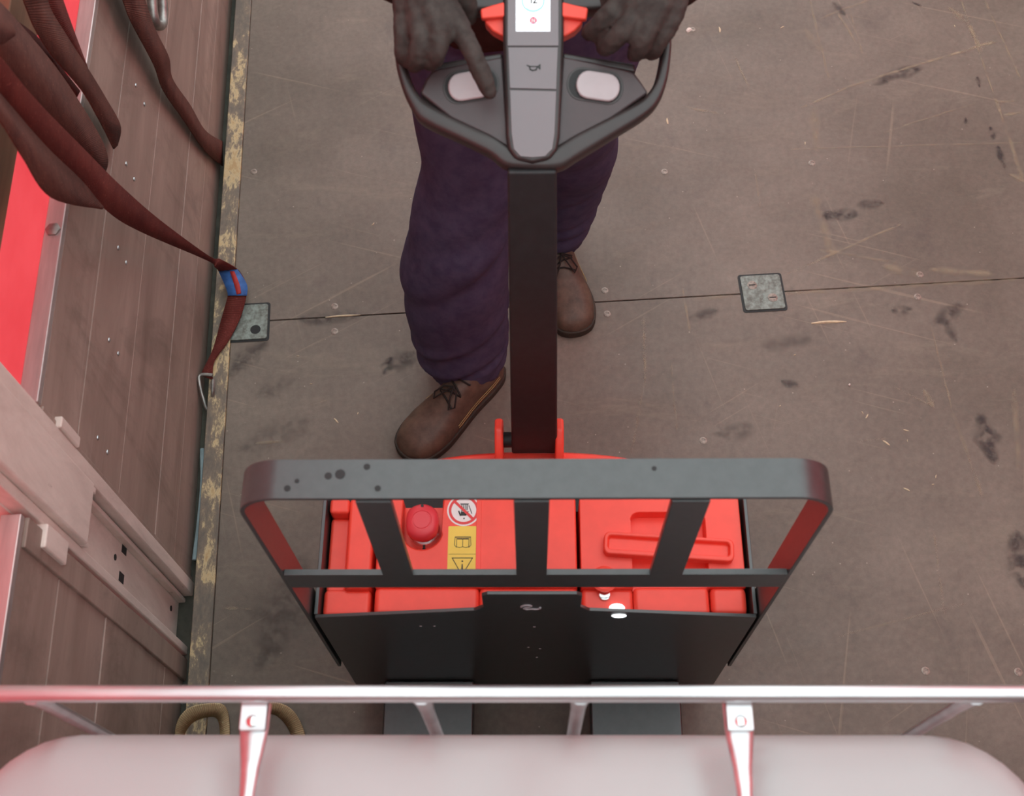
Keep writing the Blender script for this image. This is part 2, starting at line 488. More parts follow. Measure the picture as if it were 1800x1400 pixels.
SCUFFS = [(1438, 457, 1585, 393, .004, .8), (1407, 190, 1490, 153, .004, .6), (1490, 153, 1627, 110, .005, .7), (1627, 110, 1750, 73, .006, .8),
            (1690, 0, 1747, 167, .004, .7), (1747, 167, 1797, 313, .006, .8), (1700, 40, 1725, 90, .008, .6), (1730, 0, 1797, 147, .004, .6), (1473, 23, 1507, 80, .005, .6),
            (1493, 17, 1520, 107, .003, .5), (1423, 0, 1457, 140, .004, .5), (1440, 33, 1527, 0, .004, .5), (1553, 233, 1717, 180, .003, .5), (1387, 263, 1800, 250, .003, .4),
            (1430, 347, 1463, 447, .014, .45), (1326, 293, 1337, 367, .003, .4), (1200, 187, 1263, 200, .005, .5), (1765, 203, 1800, 197, .005, .6), (1750, 180, 1783, 177, .006, .5),
            (1637, 573, 1673, 723, .003, .5), (1673, 723, 1727, 873, .005, .4), (1783, 687, 1790, 823, .008, .45), (1383, 483, 1473, 443, .004, .5), (1200, 507, 1213, 583, .004, .6),
            (1131, 560, 1134, 672, .005, .5), (1134, 672, 1108, 802, .004, .4), (1430, 190, 1436, 260, .014, .5), (1440, 440, 1580, 462, .005, .5), (1560, 470, 1610, 480, .016, .55),
            (1640, 475, 1740, 482, .012, .55), (1780, 310, 1797, 318, .012, .5), (1675, 20, 1690, 32, .02, .5), (1380, 517, 1800, 490, .008, .5), (1210, 527, 1300, 520, .008, .4),
            (450, 780, 500, 776, .004, .5), (545, 712, 575, 704, .003, .4), (1180, 640, 1190, 760, .003, .35), (1626, 690, 1640, 712, .009, .6), (1290, 98, 1316, 155, .003, .5), (1417, 55, 1440, 85, .014, .4),
            (1570, 680, 1640, 715, .003, .3), (1510, 775, 1560, 772, .003, .3), (1640, 930, 1660, 1080, .003, .35), (1470, 1120, 1700, 1060, .003, .3), (395, 1070, 440, 1072, .004, .6)]
def marks(name, mat, lst, z, wob):
    V, Fc, UV = [], [], []
    for k, (x0, y0, x1, y1, w, s_) in enumerate(lst):
        a_, b_ = tr_z(x0, y0, 0), tr_z(x1, y1, 0); a_.z = b_.z = 0
        d = (b_ - a_).normalized(); n_ = Vector((-d.y, d.x, 0)); L_ = (b_ - a_).length
        m_ = max(8, min(60, int(L_ / .012))); cap_w = w
        prev = None
        for i in range(m_ + 1):
            t = i / m_
            q_ = a_ - d * cap_w + d * (L_ + 2 * cap_w) * t
            jit = wob * noise.noise(Vector((q_.x * 17 + k, q_.y * 17, 0)))
            ww = w * (1 + .5 * noise.noise(Vector((q_.x * 30, q_.y * 30, 3 + k)))) * math.sqrt(max(.02, min(1, (t * (L_ + 2 * cap_w)) / (2 * cap_w)) * min(1, (1 - t) * (L_ + 2 * cap_w) / (2 * cap_w))))
            c_ = q_ + n_ * jit; o = len(V)
            for u in (-1, 0, 1):
                p_ = c_ + n_ * ww * u; V.append((p_.x, p_.y, z + k * 1.2e-5)); UV.append((abs(u), s_ if 0 < i < m_ else 0))
            if prev is not None: Fc += [(prev, o, o + 1, prev + 1), (prev + 1, o + 1, o + 2, prev + 2)]
            prev = o
    me = bpy.data.meshes.new(name); me.from_pydata(V, [], Fc)
    uv = me.uv_layers.new(name='uv')
    for l in me.loops: uv.data[l.index].uv = UV[l.vertex_index]
    me.materials.append(M[mat])
    o = bpy.data.objects.new(name, me); COL.objects.link(o); o.parent = floor; o['kind'] = 'stuff'
    return o
marks('floor_stains', 'stain', STAINS, .00030, .004)
marks('floor_scuffs', 'scuff', SCUFFS, .00070, .0025)

tr1 = struct(in_trailer(MB().box((-.656, Y0, -.05), (-.6135, Y1, .006)).build('trim_1', 'strip', None, .002)))
tag_l = None
gk = []
for px, py in [(354, 790), (351, 850), (347, 920), (344, 985)]:
    p = tr_z(px, py, -.02); gk.append((-.664 + .003 * math.sin(py), p.y, -.02))
MB().tube(spline(gk, 14), .0055, 8).build('foam_seal', 'gasket', tr1)
# tr1 carries the trailer's rotation, so its child is in the same frame

# --- wall_left: hinged side boards before and behind the post
wall = struct(empty('wall_left', (0, 0, 0), TH))
ZB = [-.05, .08, .213, .43, .64, .79]
random.seed(3)
for ya, yb in ((.788, Y1), (Y0, .612)):
    for i in range(5):
        dx = random.uniform(-.0012, .0012)
        MB().box((XW - .026, ya, ZB[i] + .0012), (XW + dx, yb, ZB[i + 1] - .0012)).build('plank', 'wall', wall, .0022, 2)
    MB().box((XW - .03, ya, -.05), (XW - .012, yb, .788)).build('joint_backing', 'alu', wall)  # backing added behind the planks so their joints show lighter
    MB().box((XW - .029, ya, .789), (XW + .001, yb, .803)).build('top_rail', 'alu', wall, .002)
MB().box((XW - .02, .568, -.05), (XW + .005, .613, .785)).build('end_cap', 'wall', wall, .002)
MB().box((XW - .02, .7785, -.05), (XW + .003, .79, .785)).build('end_cap', 'wall', wall, .002)
p = tr_z(98, 404, .803)
MB().lathe([(.0125, 0), (.0125, .003), (.010, .0045), (.0005, .0045)], (XW - .014, p.y, .803), 6).build('bolt_head', 'steel', wall, .0006)
rv = None
for q in [(238, 150), (253, 183), (221, 288), (235, 315), (207, 436), (221, 462), (191, 598), (207, 622), (171, 770), (188, 795), (268, 30)]:
    p = tr_x(q[0], q[1], XW)
    if rv is None:
        rv = MB().lathe([(.0042, 0), (.0038, .0012), (.002, .002), (.0003, .0022)], n=10, fn=lambda x, y, z: (z, x, y)).build('rivet', 'galv', wall)
        r_ = rv
    else:
        r_ = rv.copy(); COL.objects.link(r_)
    r_.location = (XW + .001, p.y, p.z)
# --- wall_right (outside the frame): the same boards and curtain, they tint the light
wr = struct(empty('wall_right', (0, 0, 0), TH))
for i in range(1, 5):
    MB().box((1.84, Y0, ZB[i] + .001), (1.866, Y1, ZB[i + 1] - .001)).build('plank', 'wall', wr, .002)
# --- bulkhead behind the camera
struct(in_trailer(MB().box((-.80, Y0 - .04, -.09), (1.96, Y0, 2.6)).build('wall_front', 'headboard', None, .004)))

def curtain(X, label):
    rings = []
    mb = MB(); ys = [Y0 + (Y1 - Y0) * i / 120 for i in range(121)]; zs = [-.1, .4, .8, 1.2, 1.7, 2.2, 2.62]
    vs_ = [(X + .010 * math.sin(y * 5.1 + z) + .006 * math.sin(y * 11 + 2 * z), y, z) for y in ys for z in zs]
    k = len(zs)
    mb.add(vs_, [(i * k + j, (i + 1) * k + j, (i + 1) * k + j + 1, i * k + j + 1) for i in range(120) for j in range(k - 1)])
    o = in_trailer(mb.build('curtain', 'curtain', None, solid=.0015))
    return tag(o, label, 'curtain')
curtain(-.80, 'bright red tarpaulin side curtain behind the brown side boards and straps')
curtain(1.93, 'red tarpaulin side curtain along the opposite side of the trailer')

# --- post between the boards
PC = (-.69, .70, -.05)
post = t_empty('stanchion_post', PC)
tag(post, 'pale scuffed steel post standing between two brown side boards', 'post')
def pb(a, b): return MB().box([a[i] - PC[i] for i in range(3)], [b[i] - PC[i] for i in range(3)])
pb((-.76, .62, -.05), (-.702, .777, 2.6)).build('web_plate', 'post', post, .002)
pb((-.715, .748, -.05), (-.672, .7775, 2.6)).build('flange', 'post', post, .003)
pb((-.715, .622, -.05), (-.676, .640, 2.6)).build('flange', 'post', post, .003)
pb((-.705, .735, -.05), (-.688, .744, .60)).build('rib', 'post', post, .002)
pb((-.705, .6445, -.05), (-.690, .650, .60)).build('rib', 'post', post, .002)
sl = pb((-.703, .640, .585), (-.664, .745, 2.6)).build('sleeve', 'post', post, .004)
pb((-.70, .733, .566), (-.668, .745, .586)).build('sleeve_tab', 'post', sl, .003)
pb((-.70, .640, .570), (-.668, .648, .586)).build('sleeve_tab', 'post', sl, .003)
for (yy, zz) in [tr_x(a_, b_, -.7012)[1:3] for a_, b_ in ((219, 966), (214, 1016))]:
    pb((-.703, yy - .009, zz - .013), (-.7015, yy + .009, zz + .013)).build('slot', 'hole', post)
for (yy, zz) in [tr_x(a_, b_, -.7012)[1:3] for a_, b_ in ((203, 980), (301, 1070))]:
    MB().lathe([(.006, 0), (.006, .0015), (.0003, .0015)], (yy - PC[1], zz - PC[2], -.0125), 12, fn=lambda x, y, z: (z, x, y)).build('hole', 'hole', post)
pb((-.69, .7775, .655), (-.668, .797, .735)).build('latch_tab', 'post', post, .003)
pb((-.69, .585, .65), (-.668, .6225, .735)).build('latch_tab', 'post', post, .003)

lath = in_trailer(MB().box((-.748, .78, .90), (-.722, Y1, 1.0)).build('wooden_lath', 'lath', None, .003))
tag(lath, 'rough brown wooden lath running between red curtain and hanging straps', 'lath')

up_l = in_trailer(MB().box((-.748, .78, 1.92), (-.720, Y1, 2.02)).build('wooden_lath', 'lath', None, .003))
tag(up_l, 'rough brown wooden lath high up where the straps hang', 'lath')

# --- square steel plates let into the floor
def floor_plate(cx, cy, rot, label, holes, open_=False):
    o = empty('floor_plate', rz(Vector((cx, cy, 0)), TH), TH + rot)
    tag(o, label, 'floor plate')
    MB().prism(rrect(-.052, -.052, .052, .052, .007), .0002, .0014).build('rim', 'dark', o)
    MB().prism(rrect(-.047, -.047, .047, .047, .006), .0004, .0042).build('plate', 'plate', o, .0012)
    for (x, y) in holes:
        if open_:
            MB().lathe([(.012, .0036), (.012, .0046), (.0003, .0046)], (x, y, 0), 20).build('bolt_hole', 'hole', o); continue
        h = MB().lathe([(.0115, .0035), (.0115, .0048), (.009, .0056), (.0003, .0052)], (x, y, 0), 20).build('screw', 'screw', o)
        MB().box((x - .008, y - .0012, .0054), (x + .008, y + .0012, .0060)).build('screw_slot', 'hole', h)
    return o
p = tr_z(1340, 515, 0)
floor_plate(p.x, p.y, 0, 'square grey-green steel plate with two slotted screws let into bare floor', [(-.022, .02), (.021, -.017)])
p = tr_z(411, 569, 0)
floor_plate(-.576, p.y, 0, 'square grey-green steel plate lying partly under the brown strap', [(-.026, .018), (.020, -.022)], True)

# ================================================================== STRAPS
def P_(q):                                   # (px, py, 'x'/'z', value)
    return tr_x(q[0], q[1], q[3]) if q[2] == 'x' else tr_z(q[0], q[1], q[3])
def strap_mesh(L, R, n=40, top=None):
    pa, pb_ = [P_(q) for q in L], [P_(q) for q in R]
    if top:                                  # carry the strap on to where it hangs, above the picture
        T = Vector(top); w = (pa[0] - pb_[0]).length
        for ps, s_ in ((pa, 1), (pb_, -1)):
            t0 = T + Vector((0, s_ * w / 2, 0)); p0 = ps[0].copy()
            ps[:0] = [t0, t0.lerp(p0, .25), t0.lerp(p0, .5), t0.lerp(p0, .75)]
        n += 16
    return spline([tuple(p) for p in pa], n), spline([tuple(p) for p in pb_], n)
def settle(o, c=None):                       # move a top-level mesh's origin to its own base
    me = o.data
    xs = [v.co for v in me.vertices]
    c = Vector(((min(v.x for v in xs) + max(v.x for v in xs)) / 2, (min(v.y for v in xs) + max(v.y for v in xs)) / 2, min(v.z for v in xs)))
    me.transform(Matrix.Translation(-c))
    o.location = rz(c, TH); o.rotation_euler = (0, 0, TH)
    return c
def strap(name, L, R, mat, label, n=40, bow=0, cat='strap', group=None, top=None):
    a, b = strap_mesh(L, R, n, top)
    mb = MB()
    if bow:
        mid = [tuple((Vector(p) + Vector(q)) / 2 + Vector((bow, 0, 0))) for p, q in zip(a, b)]
        mb.ribbon(a, mid); mb.ribbon(mid, b)
    else:
        mb.ribbon(a, b)
    o = mb.build(name, mat, None, solid=.0026, smooth=80)
    settle(o); tag(o, label, cat, group)
    return o
# the strap that runs down to the floor: lit half, folded half, blue tag, tail, hook
SB = tr_z(400, 560, 0)
SB = Vector((SB.x, SB.y, 0))
s1 = empty('lashing_strap', rz(SB, TH), TH)
tag(s1, 'long brown lashing strap with blue tag, running from curtain to floor hook', 'strap')
def sub(ps): return [tuple(Vector(p) - SB) for p in ps]
up = [(-60, 35, 'x', -.585), (0, 100, 'x', -.585), (64, 177, 'x', -.59), (147, 262, 'x', -.60), (214, 329, 'x', -.605), (286, 391, 'x', -.615), (369, 451, 'x', -.625), (388, 456, 'x', -.622), (420, 476, 'z', .035), (433, 500, 'z', .03), (433, 521, 'z', .026), (422, 560, 'z', .016), (401, 601, 'z', .012), (377, 636, 'z', .012), (374, 668, 'z', .010)]
lo = [(-60, 95, 'x', -.60), (0, 165, 'x', -.60), (80, 257, 'x', -.605), (144, 319, 'x', -.612), (190, 372, 'x', -.615), (250, 409, 'x', -.625), (366, 459, 'x', -.632), (378, 470, 'x', -.630), (385, 478, 'z', .03), (398, 507, 'z', .03), (401, 518, 'z', .026), (389, 562, 'z', .016), (374, 614, 'z', .018), (355, 654, 'z', .016), (357, 662, 'z', .012)]
a, b = strap_mesh(up, lo, 90, (-.708, 1.16, 2.0))
MB().ribbon(sub(a), sub(b)).build('webbing', 'web_red', s1, solid=.0026, smooth=80)  # same brown webbing; red light on this half is put into its colour
fu = [(-60, 95, 'x', -.60), (0, 165, 'x', -.60), (80, 257, 'x', -.605), (144, 319, 'x', -.612), (181, 364, 'x', -.614)]
fl = [(-60, 150, 'x', -.575), (0, 213, 'x', -.575), (40, 276, 'x', -.58), (92, 348, 'x', -.59), (180, 368, 'x', -.613)]
a, b = strap_mesh(fu, fl, 40, (-.704, 1.12, 2.0))
MB().ribbon(sub(a), sub(b)).build('folded_webbing', 'web', s1, solid=.0026, smooth=80)
tg_u = [(418, 474, 'z', .040), (434, 500, 'z', .034), (434, 520, 'z', .030)]
tg_l = [(384, 477, 'z', .036), (397, 506, 'z', .034), (401, 520, 'z', .030)]
a, b = strap_mesh(tg_u, tg_l, 10)
tg = MB().ribbon(sub(a), sub(b)).build('tag', 'tag', s1, solid=.002, smooth=80)
a, b = strap_mesh([(412, 477, 'z', .042), (421, 500, 'z', .036), (424, 516, 'z', .033)], [(404, 477, 'z', .042), (412, 502, 'z', .036), (416, 518, 'z', .033)], 10)
MB().ribbon(sub(a), sub(b)).build('tag_stripe', 'tag_red', tg, solid=.001, smooth=80)
hk = [tr_z(q[0], q[1], q[2]) - SB for q in [(374, 660, .016), (352, 660, .016), (351, 676, .012), (357, 700, -.004), (363, 718, -.018), (370, 721, -.022), (374, 712, -.016), (374, 690, 0.012), (375, 668, .016)]]
MB().tube(spline([tuple(p) for p in hk], 40), .0042, 8).build('wire_hook', 'steel', s1)

strap('strap_loop', [(-40, -35, 'x', -.625), (0, 5, 'x', -.625), (33, 41, 'x', -.625), (93, 113, 'x', -.63), (134, 172, 'x', -.635), (177, 244, 'x', -.64), (189, 280, 'x', -.645), (185, 302, 'x', -.65)],
      [(-40, 60, 'x', -.615), (0, 108, 'x', -.615), (40, 150, 'x', -.615), (80, 195, 'x', -.615), (110, 225, 'x', -.62), (145, 262, 'x', -.625), (165, 285, 'x', -.635), (178, 300, 'x', -.645)],
      'web', 'broad brown strap loop with rounded end beside the strap that reaches the floor', top=(-.712, 1.28, 2.0))
strap('strap_loop', [(60, 60, 'x', -.665), (92, 98, 'x', -.665), (112, 125, 'x', -.665), (140, 160, 'x', -.666)],
      [(60, 100, 'x', -.662), (88, 108, 'x', -.662), (105, 140, 'x', -.662), (134, 172, 'x', -.664)], 'web_red', 'dark maroon strap piece in the gap between two hanging brown straps', top=tuple(tr_x(-200, -100, -.70)))
strap('strap_tail', [(18, -60, 'x', -.640), (45, 10, 'x', -.640), (62, 51, 'x', -.642), (92, 98, 'x', -.645), (144, 159, 'x', -.65), (175, 212, 'x', -.655), (200, 262, 'x', -.658)],
      [(78, -60, 'x', -.640), (84, 5, 'x', -.640), (116, 62, 'x', -.645), (154, 121, 'x', -.65), (185, 172, 'x', -.655), (211, 221, 'x', -.66), (206, 256, 'x', -.66)],
      'web', 'loose brown strap tail with cut end hanging over the side board rail', top=(-.710, 1.44, 2.0))
strap('strap_tail', [(60, -60, 'x', -.665), (80, 0, 'x', -.665), (116, 62, 'x', -.665), (154, 121, 'x', -.666)],
      [(90, -60, 'x', -.665), (110, 0, 'x', -.665), (128, 51, 'x', -.665), (152, 115, 'x', -.666)], 'web_red', 'dark maroon strap edge tucked behind the loose brown strap tail', top=(-.716, 1.52, 2.0))
strap('strap_end', [(-30, 10, 'x', -.585), (0, 25, 'x', -.585), (18, 42, 'x', -.588), (26, 56, 'x', -.59)], [(-30, 60, 'x', -.585), (0, 78, 'x', -.585), (12, 72, 'x', -.588), (25, 63, 'x', -.59)],
      'web', 'short folded brown strap end lying on the broad strap loop', top=(-.700, 1.22, 2.0))
s5 = strap('lashing_strap', [(196, -50, 'x', -.648), (216, 0, 'x', -.65), (231, 39, 'x', -.65), (270, 113, 'x', -.655), (287, 159, 'x', -.662), (324, 213, 'x', -.665), (360, 265, 'x', -.668), (391, 292, 'x', -.668)],
      [(234, -50, 'x', -.65), (254, 0, 'x', -.652), (272, 51, 'x', -.652), (296, 100, 'x', -.650), (303, 139, 'x', -.658), (334, 185, 'x', -.665), (360, 229, 'x', -.668), (391, 249, 'x', -.668)],
      'web', 'single brown strap hanging flat against the side boards near the floor', 60, top=(-.700, 2.02, 1.02))
hp0 = [tr_x(q[0], q[1], -.664) for q in [(266, -70), (267, -10), (270, 28), (275, 42), (282, 45), (286, 36), (286, 5), (282, -70)]]
ho = MB().tube(spline([tuple(p) for p in hp0], 36), .0105, 12).build('strap_hook', 'steel')
settle(ho); tag(ho, 'dull steel strap hook hanging beside the single brown strap on boards', 'hook')
# beige slings lying by the wall behind the tank
def sling(L, R, label):
    a, b = strap_mesh([(x, y, 'z', z) for x, y, z in L], [(x, y, 'z', z) for x, y, z in R], 30)
    o = MB().ribbon(a, b).build('sling_strap', 'web_beige', None, solid=.003, smooth=80)
    settle(o); tag(o, label, 'strap')
sling([(318, 1345, .006), (308, 1300, .02), (313, 1268, .045), (332, 1246, .05), (365, 1238, .05), (392, 1240, .04), (402, 1262, .02), (404, 1310, .006)],
      [(342, 1345, .004), (324, 1300, .004), (331, 1278, .008), (346, 1266, .010), (368, 1260, .010), (380, 1262, .008), (386, 1274, .006), (388, 1310, .004)], 'beige sling strap looped on its edge against the side boards')
sling([(440, 1345, .006), (424, 1296, .02), (428, 1262, .045), (450, 1240, .05), (484, 1236, .05), (514, 1250, .045), (534, 1286, .02), (540, 1330, .006)],
      [(462, 1345, .004), (450, 1296, .004), (453, 1272, .008), (468, 1258, .010), (482, 1256, .010), (498, 1268, .008), (512, 1292, .004), (518, 1330, .004)], 'beige sling strap loop on floor farther from the side boards')

# ================================================================== PALLET TRUCK (local: x across, y toward the operator, z up)
truck = empty('pallet_truck', rz(TRUCK, PH), PH)
tag(truck, 'red and black electric pallet truck with load guard and upright tiller', 'pallet truck')
# --- chassis
plate = [(-.344, .06), (-.344, .553), (-.092, .592), (-.078, .610), (-.078, .668), (-.070, .676), (.062, .676), (.070, .668), (.070, .610), (.084, .590), (.346, .553), (.346, .06)]
MB().prism([(x, z) for x, z in plate], 0.0, .006, lambda u, v, w: (u, w, v)).build('front_plate', 'black', truck, .0015)
for s, x in ((-1, -.346), (1, .342)):
    MB().box((x, .0065, .06), (x + .006, .252, .552)).build('side_plate', 'black', truck, .001)
MB().box((-.338, .007, .06), (.340, .30, .40)).build('chassis_floor', 'dark', truck)
# --- load guard: bent flat bar, cross bar and three upright slats
gx, zt, zb, r = .356, 1.060, .233, .052
cl = [(-gx + .003, zb)] + [(-gx + .003, zb + (zt - r - zb) * i / 4) for i in range(1, 4)] + [(x, z) for x, z in arc(-gx + r, zt - r, r - .003, 180, 90, 12)] + [(-.15, zt - .003), (.15, zt - .003)] + arc(gx - r, zt - r, r - .003, 90, 0, 12) + [(gx - .003, zb + (zt - r - zb) * i / 4) for i in range(3, 0, -1)] + [(gx - .003, zb)]
rings = []
for i, (x, z) in enumerate(cl):
    a_, b_ = cl[max(i - 1, 0)], cl[min(i + 1, len(cl) - 1)]
    t = Vector((b_[0] - a_[0], b_[1] - a_[1])).normalized(); nx, nz = -t.y * .003, t.x * .003
    rings.append([(x + nx, 0, z + nz), (x - nx, 0, z - nz), (x - nx, .05, z - nz), (x + nx, .05, z + nz)])
guard = MB().loft(rings).build('load_guard', 'black', truck, .0008)
MB().box((-.3495, -.002, .718), (.3495, .007, .776)).build('cross_bar', 'black', guard, .001)
for x0, x1 in ((-.211, -.169), (-.0255, .0165), (.159, .204)):
    MB().box((x0, -.0025, .774), (x1, .0065, 1.0535)).build('slat', 'black', guard, .001)
# drilled marks and scuffs on the top bar
for px, py, rr in ((577, 837, .0045), (598, 834, .0062), (645, 821, .004), (505, 859, .004), (664, 859, .0038), (522, 846, .0028), (1150, 824, .003)):
    p = tl_z(px, py, zt)
    MB().lathe([(rr, 0), (rr, .0005), (rr * .6, .0007), (.0002, .0004)], (p.x, p.y, zt), 12).build('paint_blister', 'dark', guard)
MB().box((-.339, .208, .40), (.341, .262, .470)).build('rear_well', 'dark', truck)
# --- red covers
ZC = .540
lc = MB()
lc.box((-.304, .052, .40), (-.262, .206, ZC))
lc.box((-.337, .180, .40), (-.304, .206, ZC))
lc.box((-.337, .052, .40), (-.304, .180, ZC - .024))
lc.build('side_cover', 'red', truck, .006, 3)
MB().box((-.338, .0095, .40), (-.262, .055, ZC - .014)).build('side_cover_front', 'red', truck, .008, 3)
cc = [(-.255, .053), (.069, .053), (.069, .206), (-.150, .206), (-.150, .150)] + arc(-.1825, .150, .0325, 0, -180, 12) + [(-.215, .206), (-.255, .206)]
MB().prism(cc, .40, ZC).build('centre_cover', 'red', truck, .004, 3)
MB().box((-.255, .0095, .40), (-.088, .057, ZC - .004)).build('centre_cover_front', 'red', truck, .009, 3)
MB().box((-.088, .012, .40), (.069, .057, ZC - .006)).build('centre_cover_front', 'red', truck, .009, 3)
MB().box((-.22, .11, .40), (-.148, .200, .510)).build('button_well', 'red', truck)
for (x, y, z) in ((-.181, .128, .510),):
    MB().lathe([(.0028, 0), (.0028, .0008), (.0002, .0008)], (x, y, z), 10).build('rivet_hole', 'ink', truck)
MB().prism(rrect(-.094, .055, -.086, .205, .003), ZC - .0004, ZC + .0012).build('cover_ridge', 'red', truck, .0005)
# emergency stop
es = empty('emergency_stop', (-.181, .157, .510)); es.parent = truck; es.scale = (1.1, 1.1, 1.05)
MB().lathe([(.024, 0), (.024, .012), (.021, .014), (.021, .030), (.014, .031)], n=28).build('collar', 'chrome', es)
prof = [(.016, .030), (.0265, .034), (.0275, .040), (.0265, .050), (.022, .0545), (.0148, .0555), (.0142, .0545), (.0130, .0545), (.0125, .0556), (.0005, .0560)]
rr_ = []
for r_p, z_p in prof:
    ring = []
    for j in range(40):
        a_ = 2 * math.pi * j / 40; k = 1 - (.12 * max(0, abs(math.cos(a_)) - .78) / .22 if r_p > .02 else 0)
        ring.append((r_p * k * math.cos(a_), r_p * k * math.sin(a_), z_p))
    rr_.append(ring)
cap_ = MB().loft(rr_).build('push_button', 'button_red', es)
MB().lathe([(.0022, 0), (.0022, .0006), (.0001, .0006)], (0, .0225, .0548), 10).build('key_hole', 'ink', es)
# stickers on the centre cover
def flat(mb, pts, z): return mb.prism(pts, z, z + .0003)
sx, sy = -.115, .184
ds = MB(); flat(ds, arc(sx, sy, .0275, 0, 360, 40)[:-1], ZC + .0002)
dso = ds.build('warning_disc', 'white', truck)
mb = MB(); ro, ri, n = .0248, .0205, 44
for j in range(n):
    a0, a1 = 2 * math.pi * j / n, 2 * math.pi * (j + 1) / n
    flat(mb, [(sx + ri * math.cos(a0), sy + ri * math.sin(a0)), (sx + ro * math.cos(a0), sy + ro * math.sin(a0)), (sx + ro * math.cos(a1), sy + ro * math.sin(a1)), (sx + ri * math.cos(a1), sy + ri * math.sin(a1))], ZC + .0006)
c45 = .7071
flat(mb, [(sx + (-.021 * c45 - .0022 * c45), sy + .021 * c45 - .0022 * c45), (sx + .021 * c45 - .0022 * c45, sy - .021 * c45 - .0022 * c45), (sx + .021 * c45 + .0022 * c45, sy - .021 * c45 + .0022 * c45), (sx - .021 * c45 + .0022 * c45, sy + .021 * c45 + .0022 * c45)], ZC + .0010)
mb.build('red_ring', 'signred', dso)
mb = MB()
for (x0, y0, x1, y1) in ((-.006, .010, .008, .0118), (-.004, -.004, -.0025, .010), (-.001, -.002, .0003, .010), (.0018, -.001, .003, .010), (.0045, 0, .006, .010), (-.005, -.0095, .004, -.003), (-.0005, -.0155, .0018, -.0132)):
    flat(mb, [(sx + x0, sy + y0), (sx + x1, sy + y0), (sx + x1, sy + y1), (sx + x0, sy + y1)], ZC + .0007)
for (x0, y0, x1, y1, w) in ((.008, .0085, .0135, -.006, .0006), (-.0085, -.001, -.005, -.010, .0012), (.003, -.009, .0075, -.002, .001)):
    d = Vector((x1 - x0, y1 - y0)).normalized() * w
    flat(mb, [(sx + x0 - d.y, sy + y0 + d.x), (sx + x1 - d.y, sy + y1 + d.x), (sx + x1 + d.y, sy + y1 - d.x), (sx + x0 + d.y, sy + y0 - d.x)], ZC + .0007)
mb.build('hand_symbol', 'ink', dso)
def line(mb, pts, w, z):
    for (x0, y0), (x1, y1) in zip(pts[:-1], pts[1:]):
        d = Vector((x1 - x0, y1 - y0)).normalized() * w
        e = Vector((d.x, d.y)) * .8
        flat(mb, [(x0 - d.y - e.x, y0 + d.x - e.y), (x1 - d.y + e.x, y1 + d.x + e.y), (x1 + d.y + e.x, y1 - d.x + e.y), (x0 + d.y - e.x, y0 - d.x - e.y)], z)
yl = MB(); flat(yl, rrect(-.1395, .0605, -.0925, .1565, .002), ZC + .0002)
ylo = yl.build('yellow_sticker', 'yellow', truck)
mb = MB(); bx, by = -.1155, .128
line(mb, [(bx - .010, by + .008), (bx - .010, by - .007), (bx - .005, by - .0085), (bx, by - .007), (bx + .005, by - .0085), (bx + .010, by - .007), (bx + .010, by + .008)], .0004, ZC + .0006)
line(mb, [(bx, by + .0065), (bx, by - .007)], .0004, ZC + .0006)
line(mb, [(bx - .0125, by + .0095), (bx + .0125, by + .0095)], .0007, ZC + .0006)
line(mb, [(bx - .0085, by + .0065), (bx + .0085, by + .0065)], .0009, ZC + .0006)
line(mb, [(bx - .0125, by + .0095), (bx - .0135, by - .004), (bx - .010, by - .008)], .0004, ZC + .0006)
line(mb, [(bx + .0125, by + .0095), (bx + .0135, by - .004), (bx + .010, by - .008)], .0004, ZC + .0006)
line(mb, [(-.1375, .1085), (-.0945, .1085)], .0002, ZC + .0006)
ty = .102
line(mb, [(bx - .0165, ty), (bx + .0165, ty), (bx, ty - .029), (bx - .0165, ty)], .0006, ZC + .0006)
flat(mb, arc(bx, ty - .0055, .0014, 0, 360, 12)[:-1], ZC + .0006)
flat(mb, [(bx - .0008, ty - .010), (bx + .0008, ty - .010), (bx + .0014, ty - .021), (bx - .0014, ty - .021)], ZC + .0006)
mb.build('sticker_symbols', 'ink', ylo)
# battery pack with its handle
bat = empty('battery_pack', (0, 0, .40)); bat.parent = truck
def bb(a, b): return MB().box((a[0], a[1], a[2] - .40), (b[0], b[1], b[2] - .40))
U = [(.075, .053), (.158, .053), (.158, .166)] + arc(.172, .166, .014, 180, 90, 6) + arc(.265, .166, .014, 90, 0, 6) + [(.279, .053), (.337, .053), (.337, .206), (.075, .206)]
MB().prism(U, .0, ZC - .40).build('battery_case', 'red', bat, .005, 3)
bb((.157, .053, .40), (.280, .182, ZC - .026)).build('handle_recess', 'red', bat, .002)
bb((.0755, .0095, .40), (.158, .056, ZC - .012)).build('battery_front', 'red', bat, .008, 3)
bb((.158, .0095, .40), (.278, .056, ZC - .006)).build('battery_front', 'red', bat, .008, 3)
bb((.280, .0095, .40), (.337, .056, ZC - .004)).build('battery_front', 'red', bat, .010, 3)
gr = MB()
hr = [[], [], [], []]
gp = rrect(-.104, -.019, .104, .019, .010, 5)
ca, sa = math.cos(-.07), math.sin(-.07)
gp = [(.216 + x * ca - y * sa, .116 + x * sa + y * ca) for x, y in gp]
gi_ = [(.216 + x * ca - y * sa, .1175 + x * sa + y * ca) for x, y in rrect(-.097, -.0115, .097, .0115, .006, 5)]
zz_ = ZC - .40
gr.loft([[(x, y, zz_ - .004) for x, y in gp], [(x, y, zz_ + .016) for x, y in gp], [(x, y, zz_ + .016) for x, y in gi_], [(x, y - .002, zz_ + .006) for x, y in gi_]])
gr.build('handle_grip', 'red', bat, .0035, 3)
